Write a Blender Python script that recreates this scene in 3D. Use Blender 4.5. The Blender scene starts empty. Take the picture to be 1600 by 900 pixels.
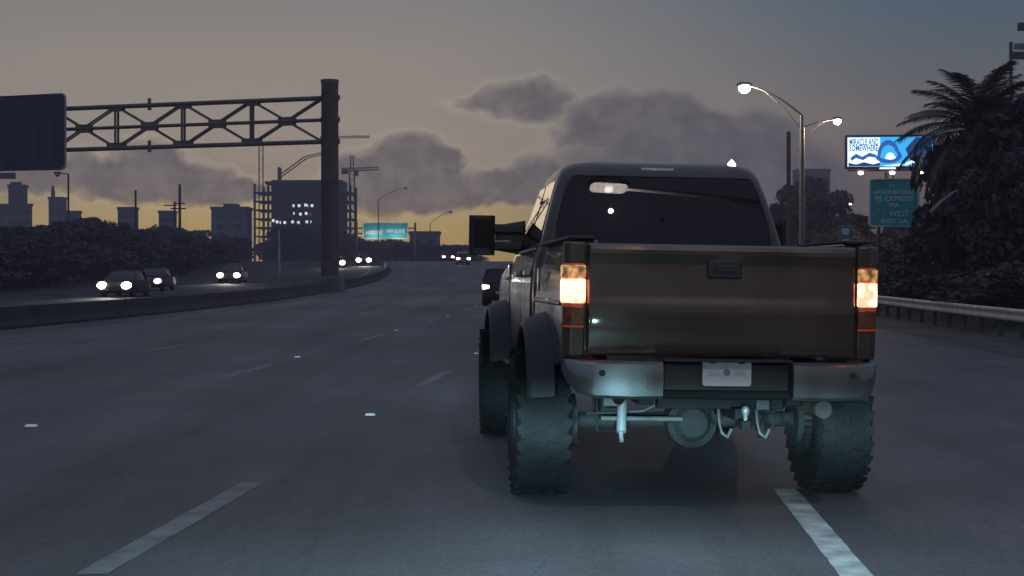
import bpy, bmesh, math, random
from mathutils import Vector, Matrix
C = bpy.context.scene.collection
S = bpy.context.scene
R = math.radians
PI = math.pi
rng = random.Random(7)

# ------------------------------------------------------------------ camera
F = 2300.0                       # focal length in photograph pixels (1600 wide)
CAMZ = 1.5
cam_d = bpy.data.cameras.new('dashboard_camera')
cam = bpy.data.objects.new('dashboard_camera', cam_d)
C.objects.link(cam)
cam.location = (0, 0, CAMZ)
cam.rotation_euler = (R(90) - 10 / F, 0, 0)
cam_d.sensor_width = 36
cam_d.lens = F / 1600 * 36
cam_d.clip_start = 0.1
cam_d.clip_end = 20000
S.camera = cam
S.view_settings.view_transform = 'Standard'
S.view_settings.look = 'None'
S.view_settings.exposure = 0.0
S.view_settings.gamma = 1.0
S.cycles.use_denoising = True
S.cycles.max_bounces = 6
S.cycles.sample_clamp_indirect = 4.0


def lin(r, g, b, a=1.0):
    def f(c):
        c /= 255.0
        return c / 12.92 if c <= 0.04045 else ((c + 0.055) / 1.055) ** 2.4
    return (f(r), f(g), f(b), a)


LIN = lin
HAZE = 0.0008
# ------------------------------------------------------------------ sky (dusk, sun just at the horizon, left of centre)
SUN_AZ = -0.17        # radians right of +Y
SUN_EL = R(1.5)
w = bpy.data.worlds.new('World')
S.world = w
w.use_nodes = True
nt = w.node_tree
for n in list(nt.nodes):
    nt.nodes.remove(n)
N, L = nt.nodes, nt.links


def mth(op, a, b=None, c=None, clamp=False):
    n = N.new('ShaderNodeMath')
    n.operation = op
    n.use_clamp = clamp
    for i, v in enumerate((a, b, c)):
        if v is None:
            continue
        if isinstance(v, (int, float)):
            n.inputs[i].default_value = v
        else:
            L.new(v, n.inputs[i])
    return n.outputs[0]


def mapr(v, a, b, c=0.0, d=1.0, smooth=True):
    n = N.new('ShaderNodeMapRange')
    n.interpolation_type = 'SMOOTHSTEP' if smooth else 'LINEAR'
    L.new(v, n.inputs['Value'])
    n.inputs['From Min'].default_value = a
    n.inputs['From Max'].default_value = b
    n.inputs['To Min'].default_value = c
    n.inputs['To Max'].default_value = d
    return n.outputs['Result']


def mixc(f, a, b, mode='MIX'):
    n = N.new('ShaderNodeMix')
    n.data_type = 'RGBA'
    n.blend_type = mode
    for s, v in ((n.inputs[0], f), (n.inputs[6], a), (n.inputs[7], b)):
        if isinstance(v, (int, float)):
            s.default_value = v
        elif isinstance(v, tuple):
            s.default_value = v
        else:
            L.new(v, s)
    return n.outputs[2]


tc = N.new('ShaderNodeTexCoord')
sep = N.new('ShaderNodeSeparateXYZ')
L.new(tc.outputs['Generated'], sep.inputs[0])
AZ = mth('ARCTAN2', sep.outputs[0], sep.outputs[1])
EL = mth('ARCSINE', sep.outputs[2])


def ramp(v, stops):
    n = N.new('ShaderNodeValToRGB')
    e = n.color_ramp.elements

    def lin(r, g, b, p=[0]):      # sky colour above the haze layer for the colour wanted seen through it
        c = LIN(r, g, b)
        el = max(1e-3, p[0] ** 2 * PI / 2)
        T = math.exp(-HAZE * min(64 / el, 780))
        return tuple(max(0.01, (x - h * (1 - T)) / T) * 1.04 for x, h in zip(c[:3], (.11, .10, .14))) + (1,)
    e[0].position, e[0].color = stops[0][0], lin(*stops[0][1], [stops[0][0]])
    e[1].position, e[1].color = stops[-1][0], lin(*stops[-1][1], [stops[-1][0]])
    for p, c in stops[1:-1]:
        k = e.new(p)
        k.color = lin(*c, [p])
    L.new(v, n.inputs[0])
    return n.outputs[0]


# sqrt of elevation spreads the low sky over the ramp
EV = mth('POWER', mth('MAXIMUM', mth('DIVIDE', EL, PI / 2), 0.0), 0.5)


def ev(py):
    return math.sqrt(max(0.0, (440 - py) / F / (PI / 2)))


warm = ramp(EV, [(0, (146, 120, 88)), (ev(360), (162, 143, 104)), (ev(325), (164, 147, 114)), (ev(290), (149, 138, 125)), (ev(250), (143, 135, 128)),
                 (ev(190), (142, 135, 131)), (ev(90), (137, 132, 129)), (ev(0), (126, 125, 127)),
                 (0.5, (120, 126, 136)), (0.75, (122, 134, 156)), (1, (120, 135, 165))])
cool = ramp(EV, [(0, (74, 68, 76)), (ev(360), (84, 78, 84)), (ev(280), (104, 95, 96)), (ev(200), (108, 103, 106)),
                 (ev(110), (94, 99, 108)), (ev(0), (78, 95, 112)), (0.5, (88, 104, 126)), (0.75, (108, 122, 150)),
                 (1, (120, 135, 165))])
# how far the direction is from the glow
dA = mth('ABSOLUTE', mth('SUBTRACT', AZ, -0.19))
fA = mapr(dA, 0.10, 0.50)
sky = mixc(fA, warm, cool)

nish = N.new('ShaderNodeTexSky')
nish.sky_type = 'NISHITA'
nish.sun_disc = False
nish.sun_elevation = SUN_EL
nish.sun_rotation = SUN_AZ
nish.air_density = 1.0
nish.dust_density = 2.0
nsc = N.new('ShaderNodeVectorMath')
nsc.operation = 'SCALE'
nsc.inputs['Scale'].default_value = 0.05
L.new(nish.outputs[0], nsc.inputs[0])
sky = mixc(0.06, sky, nsc.outputs[0])

# clouds: soft lobes in direction space, edges broken up by noise
comb = N.new('ShaderNodeCombineXYZ')
L.new(mth('MULTIPLY', AZ, 23.0), comb.inputs[0])
L.new(mth('MULTIPLY', EL, 23.0), comb.inputs[1])


def noise(scale, detail, rough=0.55, vec=None, zoff=0.0):
    n = N.new('ShaderNodeTexNoise')
    n.inputs['Scale'].default_value = scale
    n.inputs['Detail'].default_value = detail
    n.inputs['Roughness'].default_value = rough
    L.new(vec if vec is not None else comb.outputs[0], n.inputs['Vector'])
    return n


n1 = noise(1.7, 9, 0.62)
wv = N.new('ShaderNodeVectorMath')
wv.operation = 'MULTIPLY_ADD'
L.new(n1.outputs['Color'], wv.inputs[0])
wv.inputs[1].default_value = (0.75, 0.55, 0)
L.new(comb.outputs[0], wv.inputs[2])
WP = wv.outputs[0]
OFF = (0.375, 0.275)


def lobes(blobs):
    acc = None
    for (px, py, rx, ry, s) in blobs:
        cx_ = math.atan((px - 800) / F) * 23 + OFF[0]
        cy_ = math.atan((440 - py) / F) * 23 + OFF[1]
        n = N.new('ShaderNodeVectorMath')
        n.operation = 'SUBTRACT'
        L.new(WP, n.inputs[0])
        n.inputs[1].default_value = (cx_, cy_, 0)
        m = N.new('ShaderNodeVectorMath')
        m.operation = 'MULTIPLY'
        L.new(n.outputs[0], m.inputs[0])
        m.inputs[1].default_value = (100 / rx, 100 / ry, 0)
        q = N.new('ShaderNodeVectorMath')
        q.operation = 'LENGTH'
        L.new(m.outputs[0], q.inputs[0])
        v = mth('MULTIPLY', mth('SUBTRACT', 1.42, q.outputs['Value']), s)
        acc = v if acc is None else mth('MAXIMUM', acc, v)
    return acc


dense = lobes([
    (232, 275, 46, 40, 1), (290, 290, 62, 30, 1), (345, 302, 66, 18, .9), (205, 298, 70, 24, .9), (145, 272, 46, 20, .8), (60, 285, 90, 20, .7),
    (640, 258, 56, 42, 1), (692, 256, 30, 30, 1), (600, 288, 74, 42, 1), (668, 296, 70, 34, 1), (560, 262, 40, 24, .6),
    (822, 160, 62, 28, .8), (768, 160, 54, 12, .5),
    (955, 190, 64, 38, .8), (1030, 196, 66, 42, .9), (925, 212, 60, 22, .5), (990, 245, 110, 34, .6),
    (1112, 226, 70, 40, 1), (1185, 240, 62, 52, 1), (1224, 216, 28, 24, .9), (1110, 275, 130, 50, .9),
    (800, 282, 60, 24, .8), (856, 278, 66, 28, .8), (1240, 300, 90, 60, .9), (760, 305, 150, 15, .8), (600, 318, 170, 9, .6)])
mask = mapr(dense, 0.0, 0.50)
n3 = noise(3.2, 9, 0.62)
# thin wisps everywhere low in the sky, and broken cloud on the far sides
n4m = N.new('ShaderNodeVectorMath')
n4m.operation = 'MULTIPLY'
L.new(comb.outputs[0], n4m.inputs[0])
n4m.inputs[1].default_value = (0.22, 1.1, 1)
n4 = noise(1.3, 6, 0.6, n4m.outputs[0])
low = mapr(EL, 0.02, 0.16, 1.0, 0.0)
wisp = mth('MULTIPLY', mapr(n4.outputs[0], 0.46, 0.74), mth('MULTIPLY', low, 0.42))
mask = mth('MAXIMUM', mth('MULTIPLY', mask, mapr(n3.outputs[0], 0.2, 0.6, 0.6, 0.92)), wisp)
ccol_w = lin(121, 111, 106)
ccol_c = lin(92, 91, 95)
cl = mixc(mapr(AZ, -0.10, 0.17), ccol_w, ccol_c)
shade = mapr(noise(2.0, 4, 0.6, WP).outputs[0], 0.3, 0.7, 0.82, 1.22)
cl2 = N.new('ShaderNodeVectorMath')
cl2.operation = 'SCALE'
L.new(cl, cl2.inputs[0])
L.new(shade, cl2.inputs['Scale'])
rim = mth('MULTIPLY', mth('MULTIPLY', mapr(dense, -0.16, 0.02), mapr(dense, 0.02, 0.2, 1.0, 0.0)), mapr(dA, 0.0, 0.35, 0.30, 0.0))
sky = mixc(mask, sky, cl2.outputs[0])
sky = mixc(rim, sky, lin(214, 198, 170))
bg = N.new('ShaderNodeBackground')
bg.inputs['Strength'].default_value = 1.0
L.new(sky, bg.inputs['Color'])
out = N.new('ShaderNodeOutputWorld')
L.new(bg.outputs[0], out.inputs[0])

# ------------------------------------------------------------------ sun, at the horizon and nearly gone
sd = bpy.data.lights.new('sun', 'SUN')
sd.energy = 0.06
sd.angle = R(14)
sd.color = (1.0, 0.78, 0.5)
so = bpy.data.objects.new('sun', sd)
C.objects.link(so)
sdir = Vector((math.sin(SUN_AZ) * math.cos(SUN_EL), math.cos(SUN_AZ) * math.cos(SUN_EL), math.sin(SUN_EL)))
so.rotation_euler = sdir.to_track_quat('Z', 'Y').to_euler()

# low-beam headlights of the car that carries the camera: a lamp with a low-beam pattern (cut off just above the horizontal)
for sx in (-0.68, 0.68):
    hd = bpy.data.lights.new('headlight_beam', 'SPOT')
    hd.energy = 8000
    hd.color = (0.46, 0.88, 1.0)
    hd.spot_size = R(110)
    hd.spot_blend = 1.0
    hd.shadow_soft_size = 0.07
    hd.use_nodes = True
    t_ = hd.node_tree
    em = t_.nodes['Emission']
    tcl = t_.nodes.new('ShaderNodeTexCoord')
    sp = t_.nodes.new('ShaderNodeSeparateXYZ')
    t_.links.new(tcl.outputs['Normal'], sp.inputs[0])

    def lm_(op, a, b=None):
        n_ = t_.nodes.new('ShaderNodeMath')
        n_.operation = op
        for i_, v_ in enumerate((a, b)):
            if v_ is None:
                continue
            if isinstance(v_, (int, float)):
                n_.inputs[i_].default_value = v_
            else:
                t_.links.new(v_, n_.inputs[i_])
        return n_.outputs[0]
    dn = lm_('MULTIPLY', sp.outputs[1], -1.0)          # sine of the angle below the horizontal
    body = lm_('POWER', lm_('DIVIDE', 0.035, lm_('MAXIMUM', dn, 0.035)), 2.3)
    cut = t_.nodes.new('ShaderNodeMapRange')
    cut.interpolation_type = 'SMOOTHSTEP'
    cut.inputs['From Min'].default_value = -0.014
    cut.inputs['From Max'].default_value = 0.05
    cut.inputs['To Min'].default_value = 0.006
    cut.inputs['To Max'].default_value = 1.0
    t_.links.new(dn, cut.inputs['Value'])
    near = t_.nodes.new('ShaderNodeMapRange')          # foreground light of a low beam
    near.interpolation_type = 'SMOOTHSTEP'
    near.inputs['From Min'].default_value = 0.085
    near.inputs['From Max'].default_value = 0.13
    near.inputs['To Min'].default_value = 1.0
    near.inputs['To Max'].default_value = 10.0
    t_.links.new(dn, near.inputs['Value'])
    side = t_.nodes.new('ShaderNodeMapRange')
    side.interpolation_type = 'SMOOTHSTEP'
    side.inputs['From Min'].default_value = 0.05
    side.inputs['From Max'].default_value = 0.62
    side.inputs['To Min'].default_value = 1.0
    side.inputs['To Max'].default_value = 0.0
    t_.links.new(lm_('ABSOLUTE', sp.outputs[0]), side.inputs['Value'])
    pat = lm_('MULTIPLY', lm_('MULTIPLY', body, cut.outputs[0]), lm_('MULTIPLY', near.outputs[0], side.outputs[0]))
    t_.links.new(pat, em.inputs['Strength'])
    ho = bpy.data.objects.new('headlight_beam', hd)
    C.objects.link(ho)
    ho.location = (sx, 1.6, 0.78)
    ho.rotation_euler = Vector((-0.068, -1, 0)).to_track_quat('Z', 'Y').to_euler()


# ------------------------------------------------------------------ helpers
def mat(name, col, rough=0.6, metal=0.0, var=0.25, scale=3.0, bump=0.0, coat=0.0, emit=None, estr=0.0, spec=0.5, detail=4,
        col2=None, rvar=0.0, coord='Object'):
    m = bpy.data.materials.new(name)
    m.use_nodes = True
    t = m.node_tree
    b = t.nodes['Principled BSDF']
    b.inputs['Roughness'].default_value = rough
    b.inputs['Metallic'].default_value = metal
    b.inputs['Specular IOR Level'].default_value = spec
    b.inputs['Coat Weight'].default_value = coat
    b.inputs['Coat Roughness'].default_value = 0.06
    tcn = t.nodes.new('ShaderNodeTexCoord')
    nz = t.nodes.new('ShaderNodeTexNoise')
    nz.inputs['Scale'].default_value = scale
    nz.inputs['Detail'].default_value = detail
    t.links.new(tcn.outputs[coord], nz.inputs['Vector'])
    mx = t.nodes.new('ShaderNodeMix')
    mx.data_type = 'RGBA'
    a = tuple(max(0, c * (1 - var)) for c in col[:3]) + (1,)
    c2 = col2 if col2 else tuple(min(1, c * (1 + var)) for c in col[:3])
    mx.inputs[6].default_value = a
    mx.inputs[7].default_value = tuple(c2[:3]) + (1,)
    mr = t.nodes.new('ShaderNodeMapRange')
    mr.inputs['From Min'].default_value = 0.3
    mr.inputs['From Max'].default_value = 0.7
    t.links.new(nz.outputs[0], mr.inputs['Value'])
    t.links.new(mr.outputs[0], mx.inputs[0])
    t.links.new(mx.outputs[2], b.inputs['Base Color'])
    if rvar:
        rr = t.nodes.new('ShaderNodeMapRange')
        rr.inputs['From Min'].default_value = 0.3
        rr.inputs['From Max'].default_value = 0.7
        rr.inputs['To Min'].default_value = max(0.02, rough - rvar)
        rr.inputs['To Max'].default_value = min(1, rough + rvar)
        t.links.new(nz.outputs[0], rr.inputs['Value'])
        t.links.new(rr.outputs[0], b.inputs['Roughness'])
    if bump:
        bp = t.nodes.new('ShaderNodeBump')
        bp.inputs['Strength'].default_value = bump
        bp.inputs['Distance'].default_value = 0.02
        n2 = t.nodes.new('ShaderNodeTexNoise')
        n2.inputs['Scale'].default_value = scale * 9
        n2.inputs['Detail'].default_value = 3
        t.links.new(tcn.outputs[coord], n2.inputs['Vector'])
        t.links.new(n2.outputs[0], bp.inputs['Height'])
        t.links.new(bp.outputs[0], b.inputs['Normal'])
    if emit:
        b.inputs['Emission Color'].default_value = tuple(emit[:3]) + (1,)
        b.inputs['Emission Strength'].default_value = estr
    return m


class MB:
    def __init__(s):
        s.bm = bmesh.new()

    def box(s, c, d, rot=None):
        r = bmesh.ops.create_cube(s.bm, size=1.0)
        M = Matrix.Translation(c) @ (rot.to_4x4() if rot else Matrix()) @ Matrix.Diagonal((d[0], d[1], d[2], 1))
        bmesh.ops.transform(s.bm, matrix=M, verts=r['verts'])
        return s

    def b2(s, x0, x1, y0, y1, z0, z1):
        return s.box(((x0 + x1) / 2, (y0 + y1) / 2, (z0 + z1) / 2), (abs(x1 - x0), abs(y1 - y0), abs(z1 - z0)))

    def rings(s, rings, cap=True, closed=True):
        vs = [[s.bm.verts.new(p) for p in r] for r in rings]
        n = len(vs[0])
        for a, b in zip(vs[:-1], vs[1:]):
            for i in range(n if closed else n - 1):
                j = (i + 1) % n
                try:
                    s.bm.faces.new((a[i], a[j], b[j], b[i]))
                except ValueError:
                    pass
        if cap and closed:
            try:
                s.bm.faces.new(list(reversed(vs[0])))
                s.bm.faces.new(vs[-1])
            except ValueError:
                pass
        return s

    def tube(s, p0, p1, r0, r1=None, n=10):
        return s.path([p0, p1], [r0, r0 if r1 is None else r1], n)

    def path(s, pts, r, n=10):
        pts = [Vector(p) for p in pts]
        if not isinstance(r, (list, tuple)):
            r = [r] * len(pts)
        rg = []
        up = None
        for i, p in enumerate(pts):
            d = (pts[min(i + 1, len(pts) - 1)] - pts[max(i - 1, 0)]).normalized()
            if up is None:
                up = Vector((0, 0, 1)) if abs(d.z) < 0.9 else Vector((1, 0, 0))
            a = d.cross(up).normalized()
            b2_ = a.cross(d).normalized()
            rg.append([p + (a * math.cos(t) + b2_ * math.sin(t)) * r[i] for t in [2 * PI * k / n for k in range(n)]])
        return s.rings(rg)

    def lathe(s, prof, n=32, axis='X', c=(0, 0, 0)):
        rg = []
        for k in range(n):
            t = 2 * PI * k / n
            ring = []
            for (a, r) in prof:
                if axis == 'X':
                    ring.append((c[0] + a, c[1] + r * math.cos(t), c[2] + r * math.sin(t)))
                elif axis == 'Y':
                    ring.append((c[0] + r * math.cos(t), c[1] + a, c[2] + r * math.sin(t)))
                else:
                    ring.append((c[0] + r * math.cos(t), c[1] + r * math.sin(t), c[2] + a))
            rg.append(ring)
        rg.append(rg[0])
        s.rings(rg, cap=False, closed=False)
        bmesh.ops.remove_doubles(s.bm, verts=s.bm.verts, dist=1e-5)
        return s

    def prism(s, pts, axis, a, b):
        def q(p, t):
            return {'X': (t, p[0], p[1]), 'Y': (p[0], t, p[1]), 'Z': (p[0], p[1], t)}[axis]
        return s.rings([[q(p, a) for p in pts], [q(p, b) for p in pts]])

    def quad(s, a, b, c, d):
        s.bm.faces.new([s.bm.verts.new(p) for p in (a, b, c, d)])
        return s

    def xf(s, M):
        bmesh.ops.transform(s.bm, matrix=M, verts=s.bm.verts)
        return s

    def mesh(s, name, m, smooth=False):
        bmesh.ops.recalc_face_normals(s.bm, faces=s.bm.faces)
        me = bpy.data.meshes.new(name)
        s.bm.to_mesh(me)
        s.bm.free()
        if m:
            me.materials.append(m)
        if smooth:
            me.shade_smooth()
            me.set_sharp_from_angle(angle=R(smooth if smooth is not True else 40))
        return me

    def build(s, name, m, parent=None, smooth=False, bevel=0.0, seg=2):
        o = bpy.data.objects.new(name, s.mesh(name, m, smooth or (40 if bevel else False)))
        C.objects.link(o)
        if parent:
            o.parent = parent
        if bevel:
            bv = o.modifiers.new('bevel', 'BEVEL')
            bv.width = bevel
            bv.segments = seg
            bv.limit_method = 'ANGLE'
            bv.angle_limit = R(35)
            bv.harden_normals = False
        return o


def thing(name, label, cat, loc=(0, 0, 0), rz=0.0, group=None):
    o = bpy.data.objects.new(name, None)
    C.objects.link(o)
    o.empty_display_size = 0.3
    o.location = loc
    o.rotation_euler = (0, 0, rz)
    tag(o, label, cat, group)
    return o


def tag(o, label, cat, group=None):
    o['label'] = label
    o['category'] = cat
    if group:
        o['group'] = group
    return o


def struct(o, kind='structure'):
    o['kind'] = kind
    return o


KIDS = {}


def copy_tree(o, parent=None):
    c = o.copy()
    C.objects.link(c)
    if parent:
        c.parent = parent
    if not KIDS:
        pass
    for ch in [x for x in bpy.data.objects if x.parent == o]:
        copy_tree(ch, c)
    return c


def at(px, py, d):
    """a point at distance d along the road axis that the photograph shows at pixel px, py"""
    return Vector(((px - 800) / F * d, d, CAMZ + (440 - py) / F * d))


def text(name, body, m, parent, loc, size, rot=(PI / 2, 0, 0), align='CENTER', width=None, bold=0.0):
    cu = bpy.data.curves.new(name, 'FONT')
    cu.body = body
    cu.size = size
    cu.align_x = align
    cu.align_y = 'CENTER'
    cu.extrude = 0.004
    cu.offset = bold
    cu.resolution_u = 2
    o = bpy.data.objects.new(name, cu)
    C.objects.link(o)
    bpy.context.view_layer.update()
    dg = bpy.context.evaluated_depsgraph_get()
    me = bpy.data.meshes.new_from_object(o.evaluated_get(dg))
    me.materials.clear()
    me.materials.append(m)
    bpy.data.objects.remove(o)
    o = bpy.data.objects.new(name, me)
    C.objects.link(o)
    if width:
        xs = [v.co.x for v in me.vertices]
        k = width / max(1e-4, max(xs) - min(xs))
        for v in me.vertices:
            v.co.x *= k
    o.location = loc
    o.rotation_euler = rot
    o.parent = parent
    return o


# ------------------------------------------------------------------ road geometry
KZ = 0.92e-4


def rz(y):
    if y <= 0:
        return 0.0
    if y <= 200:
        return KZ * y * y
    t = min(y - 200, 80.0)
    s0 = 2 * KZ * 200
    return KZ * 40000 + s0 * t - s0 / 160.0 * t * t


def cx(y):
    b = 0.068 * y
    if y > 50:
        t = min(y, 270.0) - 50
        b -= 0.0006 * t * t
        if y > 270:
            b -= 2 * 0.0006 * 220 * (y - 270)
    return b


def RP(c, y, dz=0.0):
    return Vector((c + cx(y), y, rz(y) + dz))


def heading(y):
    """rotation about z of something that follows the road at y"""
    return -math.atan((cx(y + 0.5) - cx(y - 0.5)))


M = {}
M['asphalt'] = mat('asphalt', (0.125, 0.117, 0.125), 0.68, var=0.28, scale=0.35, bump=0.25, detail=8, rvar=0.1, spec=0.2)
M['asphalt_old'] = mat('asphalt_old', (0.05, 0.05, 0.052), 0.9, var=0.25, scale=0.3, bump=0.25, detail=8, spec=0.08)


def weather_road(m, seed):
    t_ = m.node_tree
    b_ = t_.nodes['Principled BSDF']
    src = b_.inputs['Base Color'].links[0].from_socket
    co = t_.nodes['Texture Coordinate'].outputs['Object']

    def nz(scale, detail, vec, lo, hi, a, b):
        q = t_.nodes.new('ShaderNodeTexNoise')
        q.inputs['Scale'].default_value = scale
        q.inputs['Detail'].default_value = detail
        q.inputs['Roughness'].default_value = .6
        t_.links.new(vec, q.inputs['Vector'])
        r_ = t_.nodes.new('ShaderNodeMapRange')
        for k_, v_ in zip(('From Min', 'From Max', 'To Min', 'To Max'), (lo, hi, a, b)):
            r_.inputs[k_].default_value = v_
        t_.links.new(q.outputs[0], r_.inputs['Value'])
        return r_.outputs[0]
    mp = t_.nodes.new('ShaderNodeMapping')
    mp.inputs['Scale'].default_value = (1.0, .07, 1)
    mp.inputs['Rotation'].default_value = (0, 0, .068)
    mp.inputs['Location'].default_value = (seed, 0, 0)
    t_.links.new(co, mp.inputs[0])
    f = [nz(.55, 4, mp.outputs[0], .32, .68, .62, 1.3),      # long streaks along the wheel paths
         nz(.09, 4, co, .35, .65, .78, 1.2),                  # big patches
         nz(45, 2, co, .3, .7, .7, 1.3)]                      # chippings
    vo = t_.nodes.new('ShaderNodeTexVoronoi')
    vo.feature = 'DISTANCE_TO_EDGE'
    vo.inputs['Scale'].default_value = .22
    wn = t_.nodes.new('ShaderNodeTexNoise')
    wn.inputs['Scale'].default_value = .8
    wn.inputs['Detail'].default_value = 5
    t_.links.new(co, wn.inputs['Vector'])
    wa = t_.nodes.new('ShaderNodeVectorMath')
    wa.operation = 'MULTIPLY_ADD'
    wa.inputs[1].default_value = (1.6, 1.6, 0)
    t_.links.new(wn.outputs['Color'], wa.inputs[0])
    t_.links.new(co, wa.inputs[2])
    t_.links.new(wa.outputs[0], vo.inputs['Vector'])
    cr = t_.nodes.new('ShaderNodeMapRange')
    for k_, v_ in zip(('From Min', 'From Max', 'To Min', 'To Max'), (.001, .010, .86, 1.0)):
        cr.inputs[k_].default_value = v_
    t_.links.new(vo.outputs['Distance'], cr.inputs['Value'])
    f.append(cr.outputs[0])
    for q in f:
        sc_ = t_.nodes.new('ShaderNodeVectorMath')
        sc_.operation = 'SCALE'
        t_.links.new(src, sc_.inputs[0])
        t_.links.new(q, sc_.inputs['Scale'])
        src = sc_.outputs[0]
    t_.links.new(src, b_.inputs['Base Color'])


weather_road(M['asphalt'], 3.0)
M['paint'] = mat('road_paint', (0.52, 0.53, 0.52), 0.6, var=0.45, scale=5.5, detail=8, bump=0.2)
M['faded'] = mat('faded_road_paint', (0.165, 0.172, 0.175), 0.65, var=0.45, scale=3.0, detail=8)
M['dirt'] = mat('roadside_soil', (0.06, 0.055, 0.045), 0.95, var=0.5, scale=0.8, bump=0.6, detail=8)
M['grass'] = mat('dry_grass', (0.045, 0.05, 0.028), 0.95, var=0.4, scale=1.5, bump=0.6)
M['concrete'] = mat('concrete', (0.17, 0.165, 0.16), 0.85, var=0.25, scale=1.2, bump=0.2, detail=8)
M['stud'] = mat('stud_white', (0.85, 0.87, 0.88), 0.25, var=0.03)
M['galv'] = mat('galvanised_steel', (0.42, 0.42, 0.42), 0.5, metal=0.6, var=0.2, scale=6)
M['dull_steel'] = mat('dull_steel', (0.09, 0.085, 0.08), 0.6, metal=0.3, var=0.25, scale=2)
M['wood'] = mat('weathered_wood', (0.07, 0.06, 0.05), 0.9, var=0.3, scale=4)
M['leaf'] = mat('tree_leaf', (0.085, 0.078, 0.08), 0.75, var=0.4, scale=0.7, spec=0.2)
M['leaf2'] = mat('shrub_leaf', (0.09, 0.078, 0.075), 0.7, var=0.5, scale=1.2, spec=0.25)
M['bark'] = mat('bark', (0.07, 0.06, 0.05), 0.95, var=0.4, scale=6, bump=0.5)
M['palm'] = mat('palm_leaf', (0.10, 0.095, 0.085), 0.6, var=0.35, scale=3, spec=0.3)

ys = [-80, -40, -20, -10] + [float(v) for v in range(0, 284, 4)] + [300, 340, 400, 500, 700, 1000, 1600, 2500, 4000, 7000]


def strip(name, c0, c1, y0, y1, m, dz, nx=2):
    mb = MB()
    yy = [y0] + [v for v in ys if y0 < v < y1] + [y1]
    rows = []
    for y in yy:
        rows.append([mb.bm.verts.new(RP(c0 + (c1 - c0) * k / nx, y, dz)) for k in range(nx + 1)])
    for a, b in zip(rows[:-1], rows[1:]):
        for k in range(nx):
            mb.bm.faces.new((a[k], a[k + 1], b[k + 1], b[k]))
    return struct(mb.build(name, m))


# the ground as one sheet
mb = MB()
xs = [-6000, -1500, -400, -150, -60, -20, 20, 60, 150, 400, 1500, 6000]
rows = [[mb.bm.verts.new((x, y, rz(y) - 0.03)) for x in xs] for y in [-6000, -300] + ys]
for a, b in zip(rows[:-1], rows[1:]):
    for k in range(len(xs) - 1):
        mb.bm.faces.new((a[k], a[k + 1], b[k + 1], b[k]))
struct(mb.build('ground', M['grass']))
strip('road', -16.9, 7.6, -80, 400, M['asphalt'], 0.0, 4)
strip('road', -38, -17.7, -80, 400, M['asphalt_old'], 0.0, 4)
strip('road_shoulder', 7.6, 10.6, -80, 400, M['dirt'], -0.012)
strip('edge_line', -15.0, -14.86, -20, 300, M['faded'], 0.004, 1)
strip('edge_line', 5.05, 5.17, 40, 300, M['faded'], 0.004, 1)
strip('edge_line', -19.6, -19.46, -20, 300, M['faded'], 0.004, 1)


def dash(c, y0, y1, m):
    mb_ = MB()
    n_ = 30
    rows_ = []
    for k in range(n_ + 1):
        y_ = y0 + (y1 - y0) * k / n_
        if k in (0, n_):
            e0, e1 = rng.uniform(0, .02), rng.uniform(0, .02)
        else:
            e0, e1 = rng.uniform(-.002, .004), rng.uniform(-.002, .004)
        ye = rng.uniform(-.03, .03) if k in (0, n_) else 0
        rows_.append([mb_.bm.verts.new(RP(c - .085 + e0, y_ + ye, .004)), mb_.bm.verts.new(RP(c, y_, .004)), mb_.bm.verts.new(RP(c + .085 - e1, y_ - ye, .004))])
    for a, b in zip(rows_[:-1], rows_[1:]):
        for k in (0, 1):
            mb_.bm.faces.new((a[k], a[k + 1], b[k + 1], b[k]))
    struct(mb_.build('lane_dash', m))


y = 10.55
while y < 230:
    dash(1.24, y - 3.6, y, M['paint'])
    y += 12.7
y = 10.9
while y < 230:
    dash(-2.66, y - 3.4, y, M['faded'])
    y += 12.9
y = 25.5
while y < 230:
    dash(-5.92, y - 3.4, y, M['faded'])
    y += 12.4
for c in (-9.5, ):
    y = 33.0
    while y < 230:
        dash(c, y - 3.0, y, M['faded'])
        y += 12.4
for c in (-23.4, -27.2, -31):
    y = 46.0
    while y < 230:
        dash(c, y - 3.0, y, M['faded'])
        y += 12.4

# reflective studs between the dashes
mb = MB()
mb.rings([[(-.055, -.05, 0), (.055, -.05, 0), (.055, .05, 0), (-.055, .05, 0)],
          [(-.045, -.02, .022), (.045, -.02, .022), (.045, .02, .022), (-.045, .02, .022)]])
stud_me = mb.mesh('road_stud', M['stud'])
for c, y0, n in ((-5.92, 15.0, 6), (-2.66, 16.2, 5)):
    for k in range(n):
        y = y0 + 12.7 * k
        o = bpy.data.objects.new('road_stud', stud_me)
        C.objects.link(o)
        o.location = RP(c, y, 0.004)
        o.rotation_euler = (0, 0, heading(y))
        tag(o, 'small white reflective stud on the asphalt in line with the lane dashes', 'road stud', 'road studs along the lane lines')

# ------------------------------------------------------------------ median barrier with its segments
bar = thing('median_barrier', 'long low concrete barrier along the middle of the motorway, behind the left lanes', 'barrier', RP(-17.3, 20))
prof = [(-.30, -.03), (-.30, .07), (-.16, .26), (-.09, .62), (.09, .62), (.16, .26), (.30, .07), (.30, -.03)]
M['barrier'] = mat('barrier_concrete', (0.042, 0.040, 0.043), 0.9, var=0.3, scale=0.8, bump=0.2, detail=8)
y = 12.0
while y < 262:
    mb = MB()
    y2 = y + 7.96
    r_ = []
    for yy in (y, (y + y2) / 2, y2):
        p = RP(-17.3, yy)
        r_.append([p + Vector((a, 0, b)) for a, b in prof])
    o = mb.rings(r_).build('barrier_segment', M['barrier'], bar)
    o.location = -bar.location
    y += 8.0

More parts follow.
